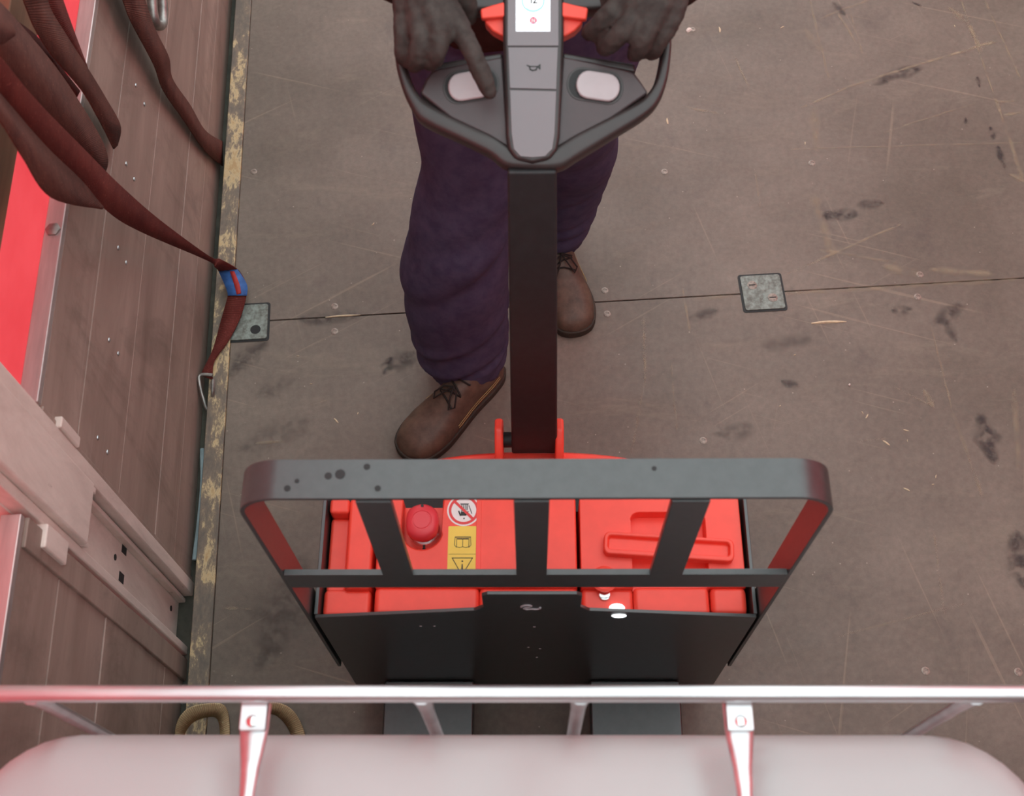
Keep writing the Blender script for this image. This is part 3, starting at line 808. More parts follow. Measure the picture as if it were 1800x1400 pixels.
lk_ = MB().lathe([(.0215, 0), (.0215, .003), (.0175, .0050), (.0155, .0040), (.0150, .0015), (.0003, .0015)], (.112, .066, ZC - .40), 28).build('lock_ring', 'red', bat)
MB().lathe([(.0095, 0), (.0095, .0035), (.0075, .0045), (.0003, .0040)], (.112, .0440, ZC - .4115), 20).build('lock_barrel', 'chrome', bat)
# lamp behind the front plate
lens = MB().lathe([(.0115, 0), (.0115, .0012), (.009, .0022), (.0003, .0026)], (.131, .5655, 0), 20, fn=lambda x, y, z: (x, -z, (y - .5655) * .62 + .5655)).build('lamp_lens', 'led', truck)
MB().lathe([(.0125, 0), (.0125, .003), (.010, .0050), (.0003, .0058)], (.131, .022, .5275), 20, fn=lambda x, y, z: (x, (y - .022) * .6 + .022, z)).build('lamp_dome', 'led', truck)
# logo mark on the raised tab
lg = []
for t in [i / 30 for i in range(31)]:
    lg.append(t)
sq = spline([(-.014, .003), (-.011, .010), (-.003, .012), (.001, .007), (-.004, .001), (-.010, -.004), (-.006, -.009), (.002, -.0075), (.008, -.009), (.014, -.006), (.0145, 0)], 40)
MB().tube([(x - .006, -.0004, .612 + z) for x, z in sq], .0019, 8).build('logo_mark', 'logo', truck)
for (x, z) in ((-.182, .505), (-.16, .505), (0, .50), (-.01, .37), (.01, .36), (.005, .30)):
    MB().lathe([(.0022, 0), (.002, .0006), (.0001, .0008)], (x, z, 0), 8, fn=lambda a, b, c: (a, -c, b)).build('rivet', 'logo', truck)
# --- round hood, tiller bracket
def hood(rx, y0, y1, z0, z1, name, n=28):
    rings = []
    for k, (s, z) in enumerate(((1.0, z0), (1.0, z1 - .05), (.985, z1 - .022), (.95, z1 - .006), (.90, z1))):
        rings.append([(-rx * s, y0, z)] + [(-rx * s * math.cos(math.pi * i / n), y0 + .02 + (y1 - y0 - .02) * (1 - (1 - s) * 1.6) * math.sin(math.pi * i / n) ** .8, z) for i in range(n + 1)] + [(rx * s, y0, z)])
    return MB().loft(rings).build(name, 'red', truck, .002)
hood(.262, .266, .352, .10, .415, 'drive_hood')
MB().prism(rrect(-.085, .270, .085, .328, .016), .40, .432).build('hood_bridge', 'red', truck, .008, 3)
for x in (-.060, .046):
    MB().prism([(.285, .40), (.375, .40), (.385, .455), (.375, .492), (.350, .50), (.325, .485), (.29, .44)], x - .0075, x + .0075, lambda u, v, w: (w, u, v)).build('tiller_ear', 'red', truck, .005, 3)
MB().lathe([(.014, 0), (.014, .10)], (0, 0, 0), 16, fn=lambda x, y, z: (z - .057, x + .35, y + .455)).build('pivot_pin', 'dark', truck)
MB().lathe([(.115, -.035), (.118, -.03), (.118, .03), (.115, .035)], (0, 0, 0), 40, fn=lambda x, y, z: (z, x + .20, y + .118)).build('drive_wheel', 'dark', truck)
# --- forks
for x0, x1 in ((-.283, -.114), (.106, .276)):
    xc = (x0 + x1) / 2; h = (x1 - x0) / 2
    o = MB().prism([(-1.15, -.05), (-1.10, -h), (-.001, -h), (-.001, h), (-1.10, h), (-1.15, .05)], .075, .125, lambda u, v, w: (v + xc, u, w)).build('fork', 'black', truck, .004)
    MB().lathe([(.040, -.04), (.041, -.035), (.041, .035), (.040, .04)], (0, 0, 0), 24, fn=lambda x, y, z: (z + xc, x - 1.0, y + .042)).build('load_roller', 'dark', o)
# --- tiller arm (slightly bowed box section)
st = spline([(0.002, .352, .43, .0405), (.001, .361, .60, .0385), (.000, .377, .78, .0362), (-.001, .406, .95, .0340), (-.002, .450, 1.105, .0320)], 24)
rings = []
for i, (x, y, z, h) in enumerate(st):
    a_, b_ = st[max(i - 1, 0)], st[min(i + 1, len(st) - 1)]
    t = Vector((0, b_[1] - a_[1], b_[2] - a_[2])).normalized(); nn = Vector((0, t.z, -t.y)) * .019
    pts = [(-h, -1), (h, -1), (h, 1), (-h, 1)]
    rings.append([(x + u, y + nn.y * w, z + nn.z * w) for u, w in pts])
MB().loft(rings).build('tiller_arm', 'arm', truck, .004, 3, smooth=30)

# --- tiller head: worked out on its own sloping plane (u across, v up the head, w out of it)
HB = tl_z(936, 297, 1.10)
HT = tl_z(936, 0, 1.20)
EV = Vector((0, HT.y - HB.y, HT.z - HB.z)).normalized(); EU = Vector((1, 0, 0)); EW = EU.cross(EV)
def hp(px, py, w=0):
    d = rz(ray(px, py), -PH); c = rz(CAM, -PH) - TRUCK
    o = HB + EW * w
    t = (o - c).dot(EW) / d.dot(EW)
    q_ = c + d * t - HB
    return (q_.dot(EU), q_.dot(EV))
def hm(u, v, w): return HB + EU * u + EV * v + EW * w
def hprism(pts, w0, w1): return MB().prism(pts, w0, w1, lambda u, v, w: tuple(hm(u, v, w)))
head = empty('tiller_head', HB); head.parent = truck
def hmL(u, v, w): return tuple(EU * u + EV * v + EW * w)
def hprismL(pts, w0, w1): return MB().prism(pts, w0, w1, hmL)
def H(pts, w): return [hp(x, y, w) for x, y in pts]
# loop frame: one closed ring from the foot, up both sides and over the two grips
lo_ = [(936, 297), (888, 293), (860, 272), (812, 248), (743, 215), (722, 189), (706, 155), (695, 114), (692, 76), (697, 36), (716, 0), (760, -16), (830, -14), (936, -16)]
li_ = [(936, 262), (897, 254), (862, 235), (797, 204), (752, 178), (737, 165), (723, 140), (713, 108), (711, 76), (714, 46), (730, 24), (765, 16), (830, 18), (936, 18)]
ro_ = [(936, 297), (984, 296), (1019, 276), (1081, 238), (1136, 203), (1162, 174), (1176, 132), (1182, 80), (1181, 60), (1174, 30), (1155, 0), (1115, -16), (1042, -14), (936, -16)]
ri_ = [(936, 262), (977, 254), (1015, 232), (1071, 204), (1120, 178), (1135, 166), (1152, 141), (1163, 92), (1162, 70), (1156, 44), (1143, 24), (1110, 16), (1042, 18), (936, 18)]
WT = .018
def loop_band(out_px, in_px, th):
    o_ = H(out_px, WT); i_ = H(in_px, WT)
    both = spline([a + b for a, b in zip(o_, i_)], 70)
    rings = []
    for ou, ov, iu, iv in both:
        cu, cv = (ou + iu) / 2, (ov + iv) / 2; du, dv = (iu - ou) / 2, (iv - ov) / 2
        rings.append([hmL(cu + du * math.copysign(abs(math.cos(a)) ** .5, math.cos(a)), cv + dv * math.copysign(abs(math.cos(a)) ** .5, math.cos(a)), -.001 + th * math.copysign(abs(math.sin(a)) ** .6, math.sin(a))) for a in (2 * math.pi * j / 18 for j in range(18))])
    return MB().loft(rings)
lb = loop_band(lo_, li_, .019); rb = loop_band(ro_, ri_, .019)
lb.add(rb.v, rb.f)
lb.build('loop_frame', 'head', head, smooth=60)
# wing panels
wl = [(884, 99), (829, 109), (770, 120), (757, 127), (748, 140), (737, 164), (792, 208), (860, 240), (896, 262)]
wr_ = [(988, 99), (1040, 108), (1100, 121), (1115, 127), (1126, 142), (1140, 163), (1074, 209), (1016, 239), (976, 262)]
for w_ in (wl, wr_):
    hprismL(H(w_, .012), -.012, .012).build('wing_panel', 'wing', head, .004, 3)
hprismL(H([(760, 112), (884, 92), (884, 106), (756, 128)], .008), -.014, .008).build('wing_rail', 'head', head, .004, 3)
hprismL(H([(1116, 112), (988, 92), (988, 106), (1118, 128)], .008), -.014, .008).build('wing_rail', 'head', head, .004, 3)
def capsule(cx, cy, L, r_, ang, w):
    c0 = hp(cx, cy, w); s_ = 1 / 1340.
    pts = [(x, y) for x, y in arc(L * s_ / 2 - r_ * s_, 0, r_ * s_, -90, 90, 10)] + arc(-L * s_ / 2 + r_ * s_, 0, r_ * s_, 90, 270, 10)
    c, s = math.cos(ang), math.sin(ang)
    return [(c0[0] + x * c - y * s, c0[1] + x * s * 1.0 + y * c * 1.16) for x, y in pts]
for cx, cy, ang, off in ((828, 150, .16, -2), (1046, 151, -.16, 5)):
    hprismL(capsule(cx, cy, 99, 25, ang, .012), .0122, .0131).build('button_rim', 'head', head, .0004)
    hprismL(capsule(cx, cy, 92, 22, ang, .013), .0125, .0137).build('button_well', 'dark', head)
    bo = hprismL(capsule(cx + off, cy + 1, 76, 21, ang, .015), .0138, .0195).build('rocker_button', 'btn', head, .003, 3)
# spine
spn = [(884, -110), (884, 60), (887, 160), (889, 240), (893, 262), (905, 280), (936, 287), (967, 280), (980, 262), (984, 240), (988, 160), (991, 60), (991, -110)]
hprismL(H(spn, .022), -.016, .024).build('spine', 'head', head, .006, 3)
def glossy(pts, name, w0=.0243, w1=.0256): return hprismL(H(pts, .0256), w0, w1).build(name, 'gloss', head, .0009)
glossy([(893, -105), (982, -105), (982, 80.5), (892, 80.5)], 'display_panel')
glossy([(893, 83), (981, 83), (978, 157), (896, 155)], 'horn_panel')
glossy([(896, 158), (978, 160), (975, 235), (971, 262), (958, 275), (936, 277), (915, 275), (903, 262), (899, 235)], 'lower_panel')
scn = hprismL(H([(907, -70), (967, -70), (967, 55), (907, 55)], .026), .0257, .0260).build('screen', 'screen', head)
def hline(mb, pts, w, z0):
    P2 = H(pts, z0); s_ = w / 1340.
    for (x0, y0), (x1, y1) in zip(P2[:-1], P2[1:]):
        d = Vector((x1 - x0, y1 - y0)); d = d.normalized() * s_
        mb.prism([(x0 - d.y - d.x, y0 + d.x - d.y), (x1 - d.y + d.x, y1 + d.x + d.y), (x1 + d.y + d.x, y1 - d.x + d.y), (x0 + d.y - d.x, y0 - d.x - d.y)], z0, z0 + .0003, hmL)
mb = MB(); hline(mb, [(937 + 19 * math.cos(math.radians(a)), 2 + 18 * math.sin(math.radians(a))) for a in range(-15, 196, 12)], 1.3, .0261); mb.build('gauge_ring', 'scr_blue', head)
mb = MB(); mb.prism(H([(924, 13), (950, 13), (946, 18), (937, 20), (928, 18)], .0261), .0261, .0263, hmL)
mb.prism(H([(915, 19), (920, 19), (920, 24), (915, 24)], .0261), .0261, .0263, hmL); mb.prism(H([(922, 27), (928, 27), (928, 32), (922, 32)], .0261), .0261, .0263, hmL)
mb.prism(H([(947, 26), (952, 26), (952, 31), (947, 31)], .0261), .0261, .0263, hmL); mb.prism(H([(928, 40), (951, 40), (951, 44), (928, 44)], .0261), .0261, .0263, hmL)
mb.build('screen_symbols', 'scr_pale', head)
mb = MB(); hline(mb, [(932, -6), (934, -8), (934, 5)], 1.2, .0261); hline(mb, [(938, -8), (943, -8), (943, -2), (938, 5), (944, 5)], 1.2, .0261); mb.build('screen_digits', 'ink', head)
mb = MB(); mb.prism(H([(937.5 + 6.5 * math.cos(a / 12 * math.pi), 36 + 6.5 * math.sin(a / 12 * math.pi)) for a in range(24)], .0261), .0261, .0263, hmL); mb.build('direction_mark', 'scr_red', head)
mb = MB(); hline(mb, [(935, 39.5), (935, 32.5), (940, 39.5), (940, 32.5)], .8, .0264); mb.build('direction_letter', 'white', head)
mb = MB(); hline(mb, [(927, 115), (931, 117), (946, 117), (949, 114), (949, 121), (946, 118)], 1.0, .0258); hline(mb, [(931, 118), (932, 122), (936, 124), (942, 123), (944, 119)], 1.2, .0258); mb.build('horn_symbol', 'ink', head)
# red butterfly thumb wheels
for poly, rib in (([(888, -45), (888, 66), (882, 64), (866, 55), (853, 42), (850, 20), (852, -20), (866, -40)], [(888, 3), (888, 30), (846, 34), (844, 16), (866, 9)]),
                  ([(987, -45), (987, 66), (994, 64), (1011, 55), (1024, 42), (1027, 20), (1025, -20), (1011, -40)], [(987, 3), (987, 30), (1031, 36), (1034, 14), (1010, 9)])):
    k_o = hprismL(H(poly, .010), -.014, .012).build('thumb_wheel', 'red', head, .004, 3)
    hprismL(H(rib, .020), .010, .022).build('thumb_rib', 'red', head, .003, 3)

# ================================================================== LIQUID TANK IN ITS CAGE
TC = Vector((-.030, -.2505, 0))              # truck frame
tank = empty('caged_liquid_tank', rz(TC, PH), PH)
tag(tank, 'white plastic liquid tank inside a galvanised tubular cage on the forks', 'tank')
def sup(hx, hy, rc, n=64):                   # rounded rectangle ring
    return rrect(-hx, -hy, hx, hy, rc, n // 4 - 1)
def top_dz(x, y):
    g = 0
    for c in (-.252, .242):
        g -= .016 * math.exp(-((x - c) / .028) ** 2)
    g -= .010 * math.exp(-(x / .035) ** 2) * (1 if y > .40 else .35)
    return g
prof = [(0, .17), (0, .20), (0, .5), (0, .9), (0, 1.0), (.004, 1.03), (.012, 1.052), (.026, 1.068), (.045, 1.076), (.075, 1.081), (.11, 1.083), (.16, 1.084), (.22, 1.084), (.30, 1.084), (.40, 1.084)]
rings = []
for ins, z in prof:
    hx, hy = .578 - ins, .481 - ins
    rc = max(.12 - ins * .5, .02)
    rings.append([(x, y, z + (top_dz(x, y) * min(1, ins / .03) if z > 1.02 else 0)) for x, y in rrect(-hx, -hy, hx, hy, rc, 9)])
# finer sampling along the long edges for the moulded grooves
def resample(r, n=200):
    pts = [Vector(p) for p in r] + [Vector(r[0])]
    ds = [0]
    for a, b in zip(pts[:-1], pts[1:]): ds.append(ds[-1] + (b - a).length)
    out = []; j = 0
    for i in range(n):
        d = ds[-1] * i / n
        while ds[j + 1] < d: j += 1
        t = (d - ds[j]) / max(ds[j + 1] - ds[j], 1e-9)
        out.append(pts[j].lerp(pts[j + 1], t))
    return out
rings = []
for ins, z in prof:
    hx, hy = .578 - ins, .481 - ins
    rc = max(.12 - ins * .5, .02)
    r0 = resample([(x, y, z) for x, y in rrect(-hx, -hy, hx, hy, rc, 9)])
    rings.append([(p.x, p.y, p.z + (top_dz(p.x, p.y) * min(1, ins / .03) if z > 1.02 else 0)) for p in r0])
MB().loft(rings).build('tank_bottle', 'bottle', tank, smooth=60)
MB().lathe([(.105, 0), (.105, .03), (.09, .045), (.0005, .045)], (0, -.05, 1.08), 32).build('screw_lid', 'bottle', tank, .003)
ZR = 1.130
def ring_tube(z, r_, hx=.592, hy=.500, name='cage_rail'):
    pts = [(x, y, z) for x, y in rrect(-hx, -hy, hx, hy, .06, 7)]
    return MB().tube(pts, r_, 12, up=(0, 0, 1), closed=True).build(name, 'galv', tank)
ring_tube(ZR, .0088)
for z in (.79, .58, .36, .16): ring_tube(z, .0075)
def vbar(x, y, nx, ny, topx=0):
    # flattened where it is welded to the top rail
    pts = [(x + topx * .02, y, ZR - .004), (x + topx * .008, y, ZR - .03), (x, y, ZR - .07), (x, y, .5), (x, y, .15)]
    w = [.012, .0095, .008, .008, .008]
    MB().tube(pts, w, 10, flat=.8, up=(nx, ny, 0)).build('cage_bar', 'galv', tank)
for s in (1, -1):
    for x in (-.48, -.30, -.081, .081, .30, .48):
        if abs(x) == .30: continue
        vbar(x, s * .499, 0, 1)
    for y in (-.36, -.12, .12, .36): vbar(s * .591, y, 1, 0)
for x in (-.252, .242):
    # top bar: flattened plate end bolted under the far rail, then a narrower tube toward the other side
    st_ = [(.494, .0150, .32), (.470, .0148, .34), (.455, .0135, .40), (.43, .0105, .65), (.40, .0088, .9), (.36, .0080, 1), (0, .0078, 1), (-.36, .008, 1), (-.42, .010, .65), (-.46, .0145, .35), (-.494, .015, .32)]
    rings = []
    for y, w, fl_ in st_:
        rings.append([(x + w * math.cos(a), y, 1.110 + w * fl_ * math.sin(a)) for a in (2 * math.pi * j / 14 for j in range(14))])
    o = MB().loft(rings).build('top_bar', 'galv', tank)
    for s in (1, -1):
        MB().prism(rrect(x - .0135, s * .482 - .017, x + .0135, s * .482 + .017, .003), 1.112, 1.121).build('bracket', 'galv', o, .0012)
        MB().lathe([(.006, 0), (.006, .003), (.004, .0045), (.0003, .005)], (x, s * .474, 1.121), 12).build('bracket_bolt', 'chrome', o)
# steel pallet under the bottle, carried by the forks
MB().box((-.59, -.497, .1252), (.59, .497, .165)).build('pallet_deck', 'galv', tank, .004)
for x in (-.53, 0, .53):
    for y in (-.44, 0, .44):
        MB().box((x - (.05 if x else .035), y - .05, .035), (x + (.05 if x else .035), y + .05, .126)).build('pallet_foot', 'dark', tank, .006)

# ================================================================== THE OPERATOR
PB = Vector((.03, 1.32, 0))
person = empty('person', PB)
tag(person, 'person in navy trousers, brown work shoes and dark gloves operating the tiller', 'person')
def pl(p): return tuple(Vector(p) - PB)
def ring_at(c, rx, ry, n=28, tilt=0):
    return [(c[0] + rx * math.cos(a), c[1] + ry * math.sin(a), c[2] + tilt * math.sin(a)) for a in (2 * math.pi * j / n for j in range(n))]
def limb(mb, st, n=26, k=28):
    rings = [ring_at(pl(s[:3]), s[3], s[4], k, s[5] if len(s) > 5 else 0) for s in spline(st, n)]
    mb.loft(rings)
mb = MB()
front_leg = [(-.104, 1.235, .072, .098, .094, .02), (-.107, 1.240, .16, .104, .096, .01), (-.110, 1.255, .32, .110, .098, 0), (-.092, 1.272, .48, .101, .100, 0), (-.056, 1.305, .64, .096, .102, 0), (-.045, 1.345, .80, .114, .112, 0), (-.040, 1.37, .95, .118, .115, 0)]
rear_leg = [(.114, 1.555, .085, .074, .085, .02), (.122, 1.55, .16, .081, .086, 0), (.130, 1.525, .32, .094, .090, 0), (.130, 1.478, .48, .099, .096, 0), (.125, 1.430, .64, .102, .104, 0), (.122, 1.395, .80, .112, .112, 0), (.13, 1.38, .95, .118, .115, 0)]
limb(mb, front_leg); limb(mb, rear_leg)
limb(mb, [(.046, 1.378, .84, .185, .115, 0), (.048, 1.38, .92, .202, .128, 0), (.040, 1.38, 1.02, .190, .125, 0), (.030, 1.38, 1.08, .172, .12, 0)], 12)
def cloth(v, n):
    z = v.z
    k = .0035 * noise.noise(Vector((v.x * 9, v.y * 9, z * 7)))
    # creases: diagonal below the knee, horizontal stacking at the hem
    k += .007 * max(0, 1 - abs(z - .13) / .10) * math.sin(z * 105 - v.x * 40 + 3 * noise.noise(v * 7)) * (.5 + noise.noise(v * 9 + Vector((3, 1, 2))))
    k += .009 * max(0, 1 - abs(z - .52) / .24) * math.sin(z * 30 - v.x * 34 + 4 * noise.noise(v * 4)) * (.4 + noise.noise(v * 5 + Vector((7, 1, 2))))
    for za, xb, sl_x, amp, wd in ((.45, -.10, .75, .008, .030), (.60, -.06, .6, .006, .03), (.22, -.10, .5, .004, .016), (.135, -.09, .35, .0045, .010), (.105, -.09, .25, .004, .008)):
        dd = (z - za - sl_x * (v.x + PB.x - xb)) / wd
        k += amp * math.exp(-dd * dd) * (.6 + .6 * noise.noise(v * 5)) - amp * .7 * math.exp(-(dd + 1.6) ** 2)
    k += .0030 * max(0, 1 - abs(z - .80) / .2) * math.sin(z * 30 - v.x * 60 + 3 * noise.noise(v * 5))
    return k
mesh_obj('trousers', remeshed(mb, .0085, 5, cloth), 'trousers', person)
# jacket with sleeves down to the cuffs
def wp(px, py, z): return tuple(on_z(px, py, z))
wl_, wr2 = Vector(wp(726, -52, 1.245)), Vector(wp(1182, -46, 1.245))
el_, er_ = Vector((-.235, 1.36, 1.13)), Vector((.305, 1.34, 1.13))
sl_, sr_ = Vector((-.175, 1.39, 1.40)), Vector((.215, 1.385, 1.40))
mb = MB()
limb(mb, [(.022, 1.385, .97, .190, .135, 0), (.022, 1.39, 1.15, .19, .135, 0), (.022, 1.39, 1.32, .205, .13, 0), (.02, 1.385, 1.43, .17, .105, 0), (.02, 1.375, 1.49, .075, .075, 0)], 20)
for s_, e_, w_ in ((sl_, el_, wl_), (sr_, er_, wr2)):
    pts = spline([tuple(s_), tuple(s_.lerp(e_, .5)), tuple(e_), tuple(e_.lerp(w_, .5)), tuple(w_)], 20)
    mb.tube([pl(p) for p in pts], [.078 - .030 * (i / 19) for i in range(20)], 16)
mesh_obj('jacket', remeshed(mb, .010, 5, lambda v, n: .004 * noise.noise(v * 14)), 'jacket', person)
# body under the clothes, with head
mb = MB()
for leg in (front_leg, rear_leg):
    limb(mb, [(s[0], s[1], s[2], s[3] * .68, s[4] * .68, 0) for s in leg], 14, 16)
limb(mb, [(.022, 1.38, .86, .15, .095, 0), (.022, 1.385, 1.1, .145, .095, 0), (.022, 1.385, 1.32, .165, .095, 0), (.02, 1.375, 1.44, .10, .075, 0), (.02, 1.365, 1.50, .058, .058, 0), (.02, 1.35, 1.57, .056, .058, 0)], 22, 20)
for s_, e_, w_ in ((sl_, el_, wl_), (sr_, er_, wr2)):
    mb.tube([pl(p) for p in (s_, e_, w_)], [.05, .042, .03], 12)
HC = Vector((.02, 1.325, 1.655))
def ell(mb, c, r3, n=14, m=20):
    rings = []
    for i in range(1, n):
        a = -math.pi / 2 + math.pi * i / n
        rings.append([pl((c[0] + r3[0] * math.cos(a) * math.cos(b), c[1] + r3[1] * math.cos(a) * math.sin(b), c[2] + r3[2] * math.sin(a))) for b in (2 * math.pi * j / m for j in range(m))])
    mb.loft(rings)
ell(mb, HC, (.076, .095, .115)); ell(mb, HC + Vector((0, -.045, -.07)), (.05, .05, .045))
ell(mb, HC + Vector((0, -.098, -.022)), (.013, .022, .024), 8, 10)
ell(mb, HC + Vector((0, -.075, .028)), (.058, .022, .014), 8, 12)
for s in (-1, 1): ell(mb, HC + Vector((s * .078, .01, -.012)), (.010, .020, .032), 8, 10)
mesh_obj('body', remeshed(mb, .0075, 3), 'skin', person)
for s in (-1, 1):
    mb = MB(); ell(mb, HC + Vector((s * .031, -.080, .002)), (.012, .012, .012), 8, 12); mb.build('eye', 'white', person)
mb = MB(); ell(mb, HC + Vector((0, -.090, -.066)), (.024, .006, .006), 8, 12); mb.build('mouth', 'button_red', person)
mb = MB(); ell(mb, HC + Vector((0, .018, .030)), (.083, .094, .100)); mb.build('hair', 'hair', person)
# gloves: palm and five fingers grown into one surface
def glove(chains, vox=.0034):
    mb = MB()
    for pts, rs in chains:
        n = max(8, 5 * len(pts))
        q_ = spline([tuple(wp(*p)) + (r_,) for p, r_ in zip(pts, rs)], n)
        P3 = [Vector(pl(t[:3])) for t in q_]; R3 = [t[3] for t in q_]
        # round both ends
        d0 = (P3[0] - P3[1]).normalized(); d1 = (P3[-1] - P3[-2]).normalized()
        P3 = [P3[0] + d0 * R3[0] * .8] + P3 + [P3[-1] + d1 * R3[-1] * .5, P3[-1] + d1 * R3[-1] * .85]
        R3 = [R3[0] * .6] + R3 + [R3[-1] * .85, R3[-1] * .5]
        mb.tube(P3, R3, 14)
    return remeshed(mb, vox, 4, lambda v, n: .0014 * noise.noise(v * 70) + .0012 * noise.noise(v * 160))
lh = [
    ([(738, -48, 1.252), (772, -5, 1.248), (802, 38, 1.238)], [.026, .0185, .0155]),
    ([(732, -48, 1.252), (752, 5, 1.250), (774, 56, 1.238)], [.026, .0190, .0155]),
    ([(726, -48, 1.250), (732, 5, 1.246), (742, 66, 1.232)], [.026, .0180, .0150]),
    ([(720, -45, 1.246), (712, 5, 1.238), (710, 62, 1.222)], [.024, .0165, .0135]),
    ([(802, 38, 1.238), (824, 80, 1.226), (845, 125, 1.208), (860, 160, 1.190)], [.0155, .0130, .0122, .0108]),
    ([(774, 56, 1.238), (768, 92, 1.222), (756, 108, 1.196), (748, 96, 1.172)], [.0150, .0128, .0120, .0105]),
    ([(742, 66, 1.232), (735, 98, 1.216), (728, 112, 1.192), (728, 100, 1.168)], [.0145, .0125, .0118, .0103]),
    ([(710, 62, 1.222), (708, 90, 1.206), (712, 104, 1.184), (716, 96, 1.164)], [.0130, .0115, .0105, .0095]),
    ([(760, -40, 1.240), (800, -15, 1.228), (822, 8, 1.208), (824, 30, 1.188)], [.020, .0165, .0140, .0115])]
mesh_obj('glove', glove(lh), 'glove', person)
rh = [
    ([(1166, -44, 1.252), (1125, -12, 1.248), (1092, 6, 1.238)], [.026, .0185, .0155]),
    ([(1172, -44, 1.252), (1145, -2, 1.250), (1118, 26, 1.240)], [.026, .0190, .0155]),
    ([(1180, -44, 1.250), (1164, 2, 1.247), (1146, 38, 1.236)], [.026, .0185, .0150]),
    ([(1190, -40, 1.246), (1186, 5, 1.240), (1176, 44, 1.226)], [.024, .0170, .0140]),
    ([(1092, 6, 1.238), (1066, 30, 1.228), (1044, 52, 1.206), (1036, 58, 1.186)], [.0155, .0135, .0125, .0110]),
    ([(1118, 26, 1.240), (1092, 58, 1.228), (1070, 80, 1.204), (1062, 84, 1.180)], [.0150, .0135, .0125, .0110]),
    ([(1146, 38, 1.236), (1130, 72, 1.222), (1119, 92, 1.198), (1116, 92, 1.176)], [.0150, .0130, .0120, .0105]),
    ([(1176, 44, 1.226), (1160, 72, 1.212), (1148, 90, 1.190), (1146, 90, 1.172)], [.0135, .0115, .0108, .0095]),
    ([(1135, -40, 1.240), (1095, -18, 1.226), (1068, 4, 1.206), (1060, 24, 1.188)], [.020, .0165, .0140, .0115])]
mesh_obj('glove', glove(rh), 'glove', person)
# shoes
def shoe(toe, heel):
    toe, heel = Vector((toe[0], toe[1], 0)), Vector((heel[0], heel[1], 0))
    L = (toe - heel).length; ax = (toe - heel).normalized(); sd = Vector((-ax.y, ax.x, 0))
    def loc(s, t, z): return pl(heel + ax * s * L + sd * t + Vector((0, 0, z)))
    W = [(0, .014), (.02, .024), (.08, .035), (.2, .040), (.4, .042), (.58, .050), (.72, .0555), (.82, .0535), (.88, .0500), (.92, .0445), (.95, .0380), (.97, .0320), (.985, .0230), (.995, .0140), (1.0, .004)]
    T = [(0, .05), (.05, .085), (.2, .105), (.35, .112), (.45, .104), (.55, .088), (.68, .070), (.80, .062), (.88, .057), (.93, .050), (.96, .043), (.98, .036), (.992, .030), (1.0, .024)]
    def itp(tab, s):
        for (a, va), (b, vb) in zip(tab[:-1], tab[1:]):
            if a <= s <= b:
                u = (s - a) / (b - a); return va + (vb - va) * u
        return tab[-1][1]
    def sm(tab, s): return itp(tab, s) if s > .9 or s < .02 else sum(itp(tab, min(1, max(0, s + d))) for d in (-.03, -.015, 0, .015, .03)) / 5
    S = [0, .01, .03, .06] + [.06 + .86 * i / 26 for i in range(1, 27)] + [.935, .95, .96, .97, .978, .985, .99, .995, .998, 1.0]
    rings = []
    for s in S:
        w, t = sm(W, s), sm(T, s)
        if s < .005: w *= .5
        ring = []
        for j in range(24):
            a = 2 * math.pi * j / 24
            c_, s_ = math.cos(a), math.sin(a)
            if s_ >= 0:
                ring.append(loc(s, w * math.copysign(abs(c_) ** .75, c_), .022 + (t - .022) * s_ ** (.95 if s < .6 else .8)))
            else:
                ring.append(loc(s, w * math.copysign(abs(c_) ** .5, c_), .022 + .010 * s_))
        rings.append(ring)
    sh = MB().loft(rings).build('shoe', 'shoe', person, sub=1)
    out = [(s, sm(W, s) + .004) for s in S]
    out = [(s + .014 * max(0, (s - .9) / .1), w) for s, w in out]
    pts = [loc(s, w, 0) for s, w in out] + [loc(s, -w, 0) for s, w in reversed(out)]
    lo2 = [(p[0], p[1], .001) for p in pts]; hi2 = [(p[0], p[1], .024) for p in pts]
    MB().loft([lo2, hi2]).build('sole', 'sole', sh, .003, 2)
    for i, s in enumerate((.40, .45, .50, .55)):
        t = sm(T, s)
        MB().tube([loc(s + (.02 if i % 2 else -.02) * u * 8, u * .15, t + .004 - abs(u) * .05) for u in (-.16, -.08, 0, .08, .16)], .0022, 6).build('lace', 'lace', sh)
    for sg_ in (-1, 1):
        z0 = sm(T, .50) + .004
        MB().tube([loc(.46, 0, z0 + .006), loc(.50, sg_ * .018, z0 + .004), loc(.56, sg_ * .030, z0 - .012), loc(.60, sg_ * .022, z0 - .016), loc(.54, sg_ * .010, z0), loc(.46, 0, z0 + .008)], .0020, 6).build('lace', 'lace', sh)
        for k_, dz in ((0, .032), (1, .039)):
            MB().tube([loc(s, sg_ * (sm(W, s) * (1.0 - .03 * k_) + .0008), dz + .012 * (1 - s)) for s in (.12, .2, .28, .36, .44, .52, .6)], .0008, 5).build('stitching', 'stitch', sh)
    return sh
shoe((-.240, 1.012), (-.026, 1.232))
shoe((.156, 1.305), (.098, 1.595))

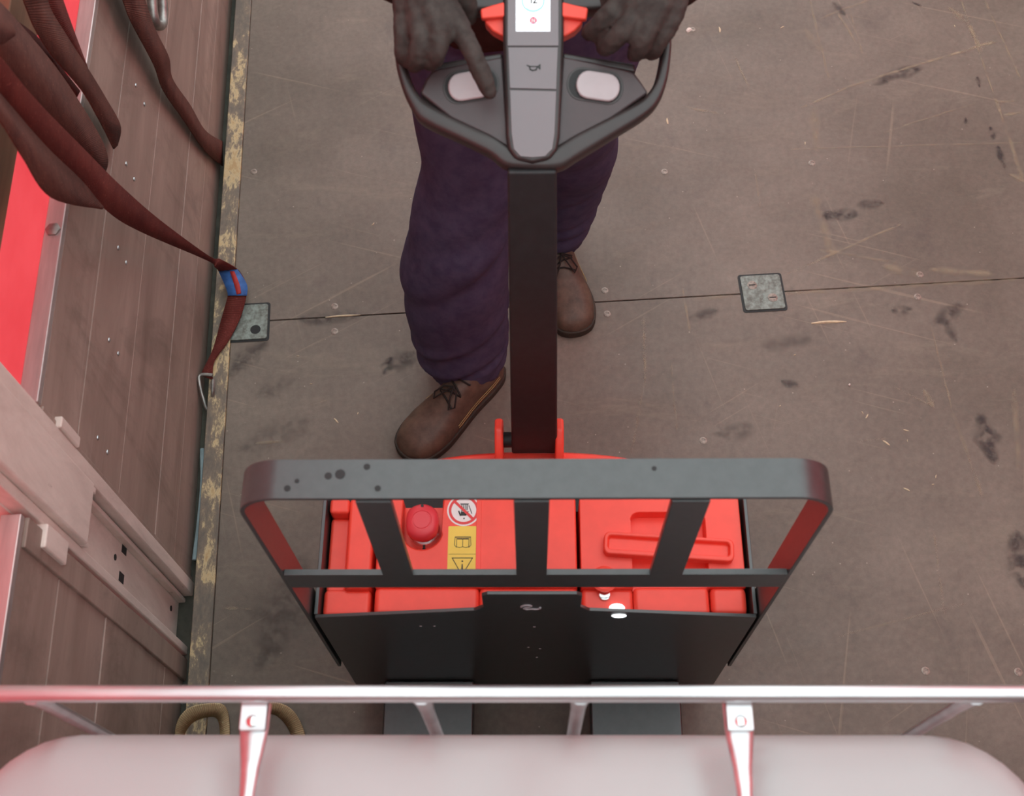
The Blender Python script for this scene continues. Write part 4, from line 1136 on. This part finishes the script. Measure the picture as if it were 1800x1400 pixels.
# ================================================================== LITTER ON THE FLOOR
random.seed(11)
def splinter(px, py, L, w, ang, mat, name, label, cat, group=None, h=.0025):
    c = on_z(px, py, 0)
    mb = MB()
    n = 7; rings = []
    for i in range(n):
        s = i / (n - 1); k = max(.12, math.sin(math.pi * min(1, s * .9 + .08)) ** .6)
        yy = .12 * w * math.sin(5 * s + px)
        rings.append([(-L / 2 + L * s, yy - w / 2 * k, 0), (-L / 2 + L * s, yy + w / 2 * k, 0), (-L / 2 + L * s, yy + w / 4 * k, h * k), (-L / 2 + L * s, yy - w / 4 * k, h * k)])
    mb.loft(rings)
    o = mb.build(name, mat)
    o.location = (c.x, c.y, .0003); o.rotation_euler = (0, 0, ang)
    return tag(o, label, cat, group)
splinter(1457, 567, .082, .007, .02, 'chip', 'wood_splinter', 'long pale wood splinter lying near the square screwed floor plate', 'splinter', None, .004)
splinter(603, 556, .082, .0045, .05, 'chip', 'wood_splinter', 'long tan wood splinter stuck in the floor joint beside the trousers', 'splinter', None, .003)
G = 'small pale wood chips scattered on the floor'
CL = 'tiny pale wood chip in the loose scatter beyond the load guard corner'
NF = 'tiny pale wood chip on bare floor between side boards and navy trousers'
FF = 'tiny pale wood chip on open floor beyond the square screwed plate'
for px, py, L, a, lab in [(1524, 732, .013, .9, CL), (1516, 726, .008, 1.9, CL), (1593, 757, .013, -.4, CL), (1558, 779, .018, -.7, 'curved tan wood chip in the loose scatter beyond the load guard corner'), (1595, 775, .006, 1.4, CL),
        (1594, 861, .015, -.6, 'pale oval wood chip lying alone beside the load guard corner'), (1173, 213, .020, 1.55, 'thin straw-like wood sliver on floor beside the tiller head'), (1265, 52, .020, 1.6, 'thin pale wood sliver on floor near the white crumb by the jacket cuff'),
        (1375, 48, .012, .5, FF), (1678, 46, .009, 1.7, FF), (1415, 252, .010, 1.5, 'small pale wood chip on the scraped patch next to a floor screw'), (656, 394, .010, .9, 'small pale wood chip on floor right beside the navy trouser knee'),
        (1397, 624, .006, .6, 'tiny pale wood chip on floor beneath the long splinter near the plate'), (1371, 714, .005, .7, 'tiny pale speck of wood above the load guard end'), (591, 740, .015, -.8, 'slender pale wood chip on floor beside the front shoe'),
        (547, 675, .006, 0, NF), (629, 727, .006, 1.4, NF), (524, 626, .006, 0, NF), (1645, 838, .009, 1.2, 'thin upright-lying wood chip near the dark oval floor stain'), (1640, 852, .006, .2, 'tiny rounded wood chip near the dark oval floor stain')]:
    splinter(px, py, L, max(.002, L * .25), a, 'chip', 'wood_chip', lab, 'wood chip', G, .0015)
for px, py, L, w, lab in [(1211, 53, .017, .014, 'irregular white crumb on the floor beside the jacket cuff'), (1493, 677, .006, .006, 'tiny round white crumb on bare floor beyond the load guard corner')]:
    splinter(px, py, L, w, .3, 'crumb', 'plaster_crumb', lab, 'crumb', None, .004)
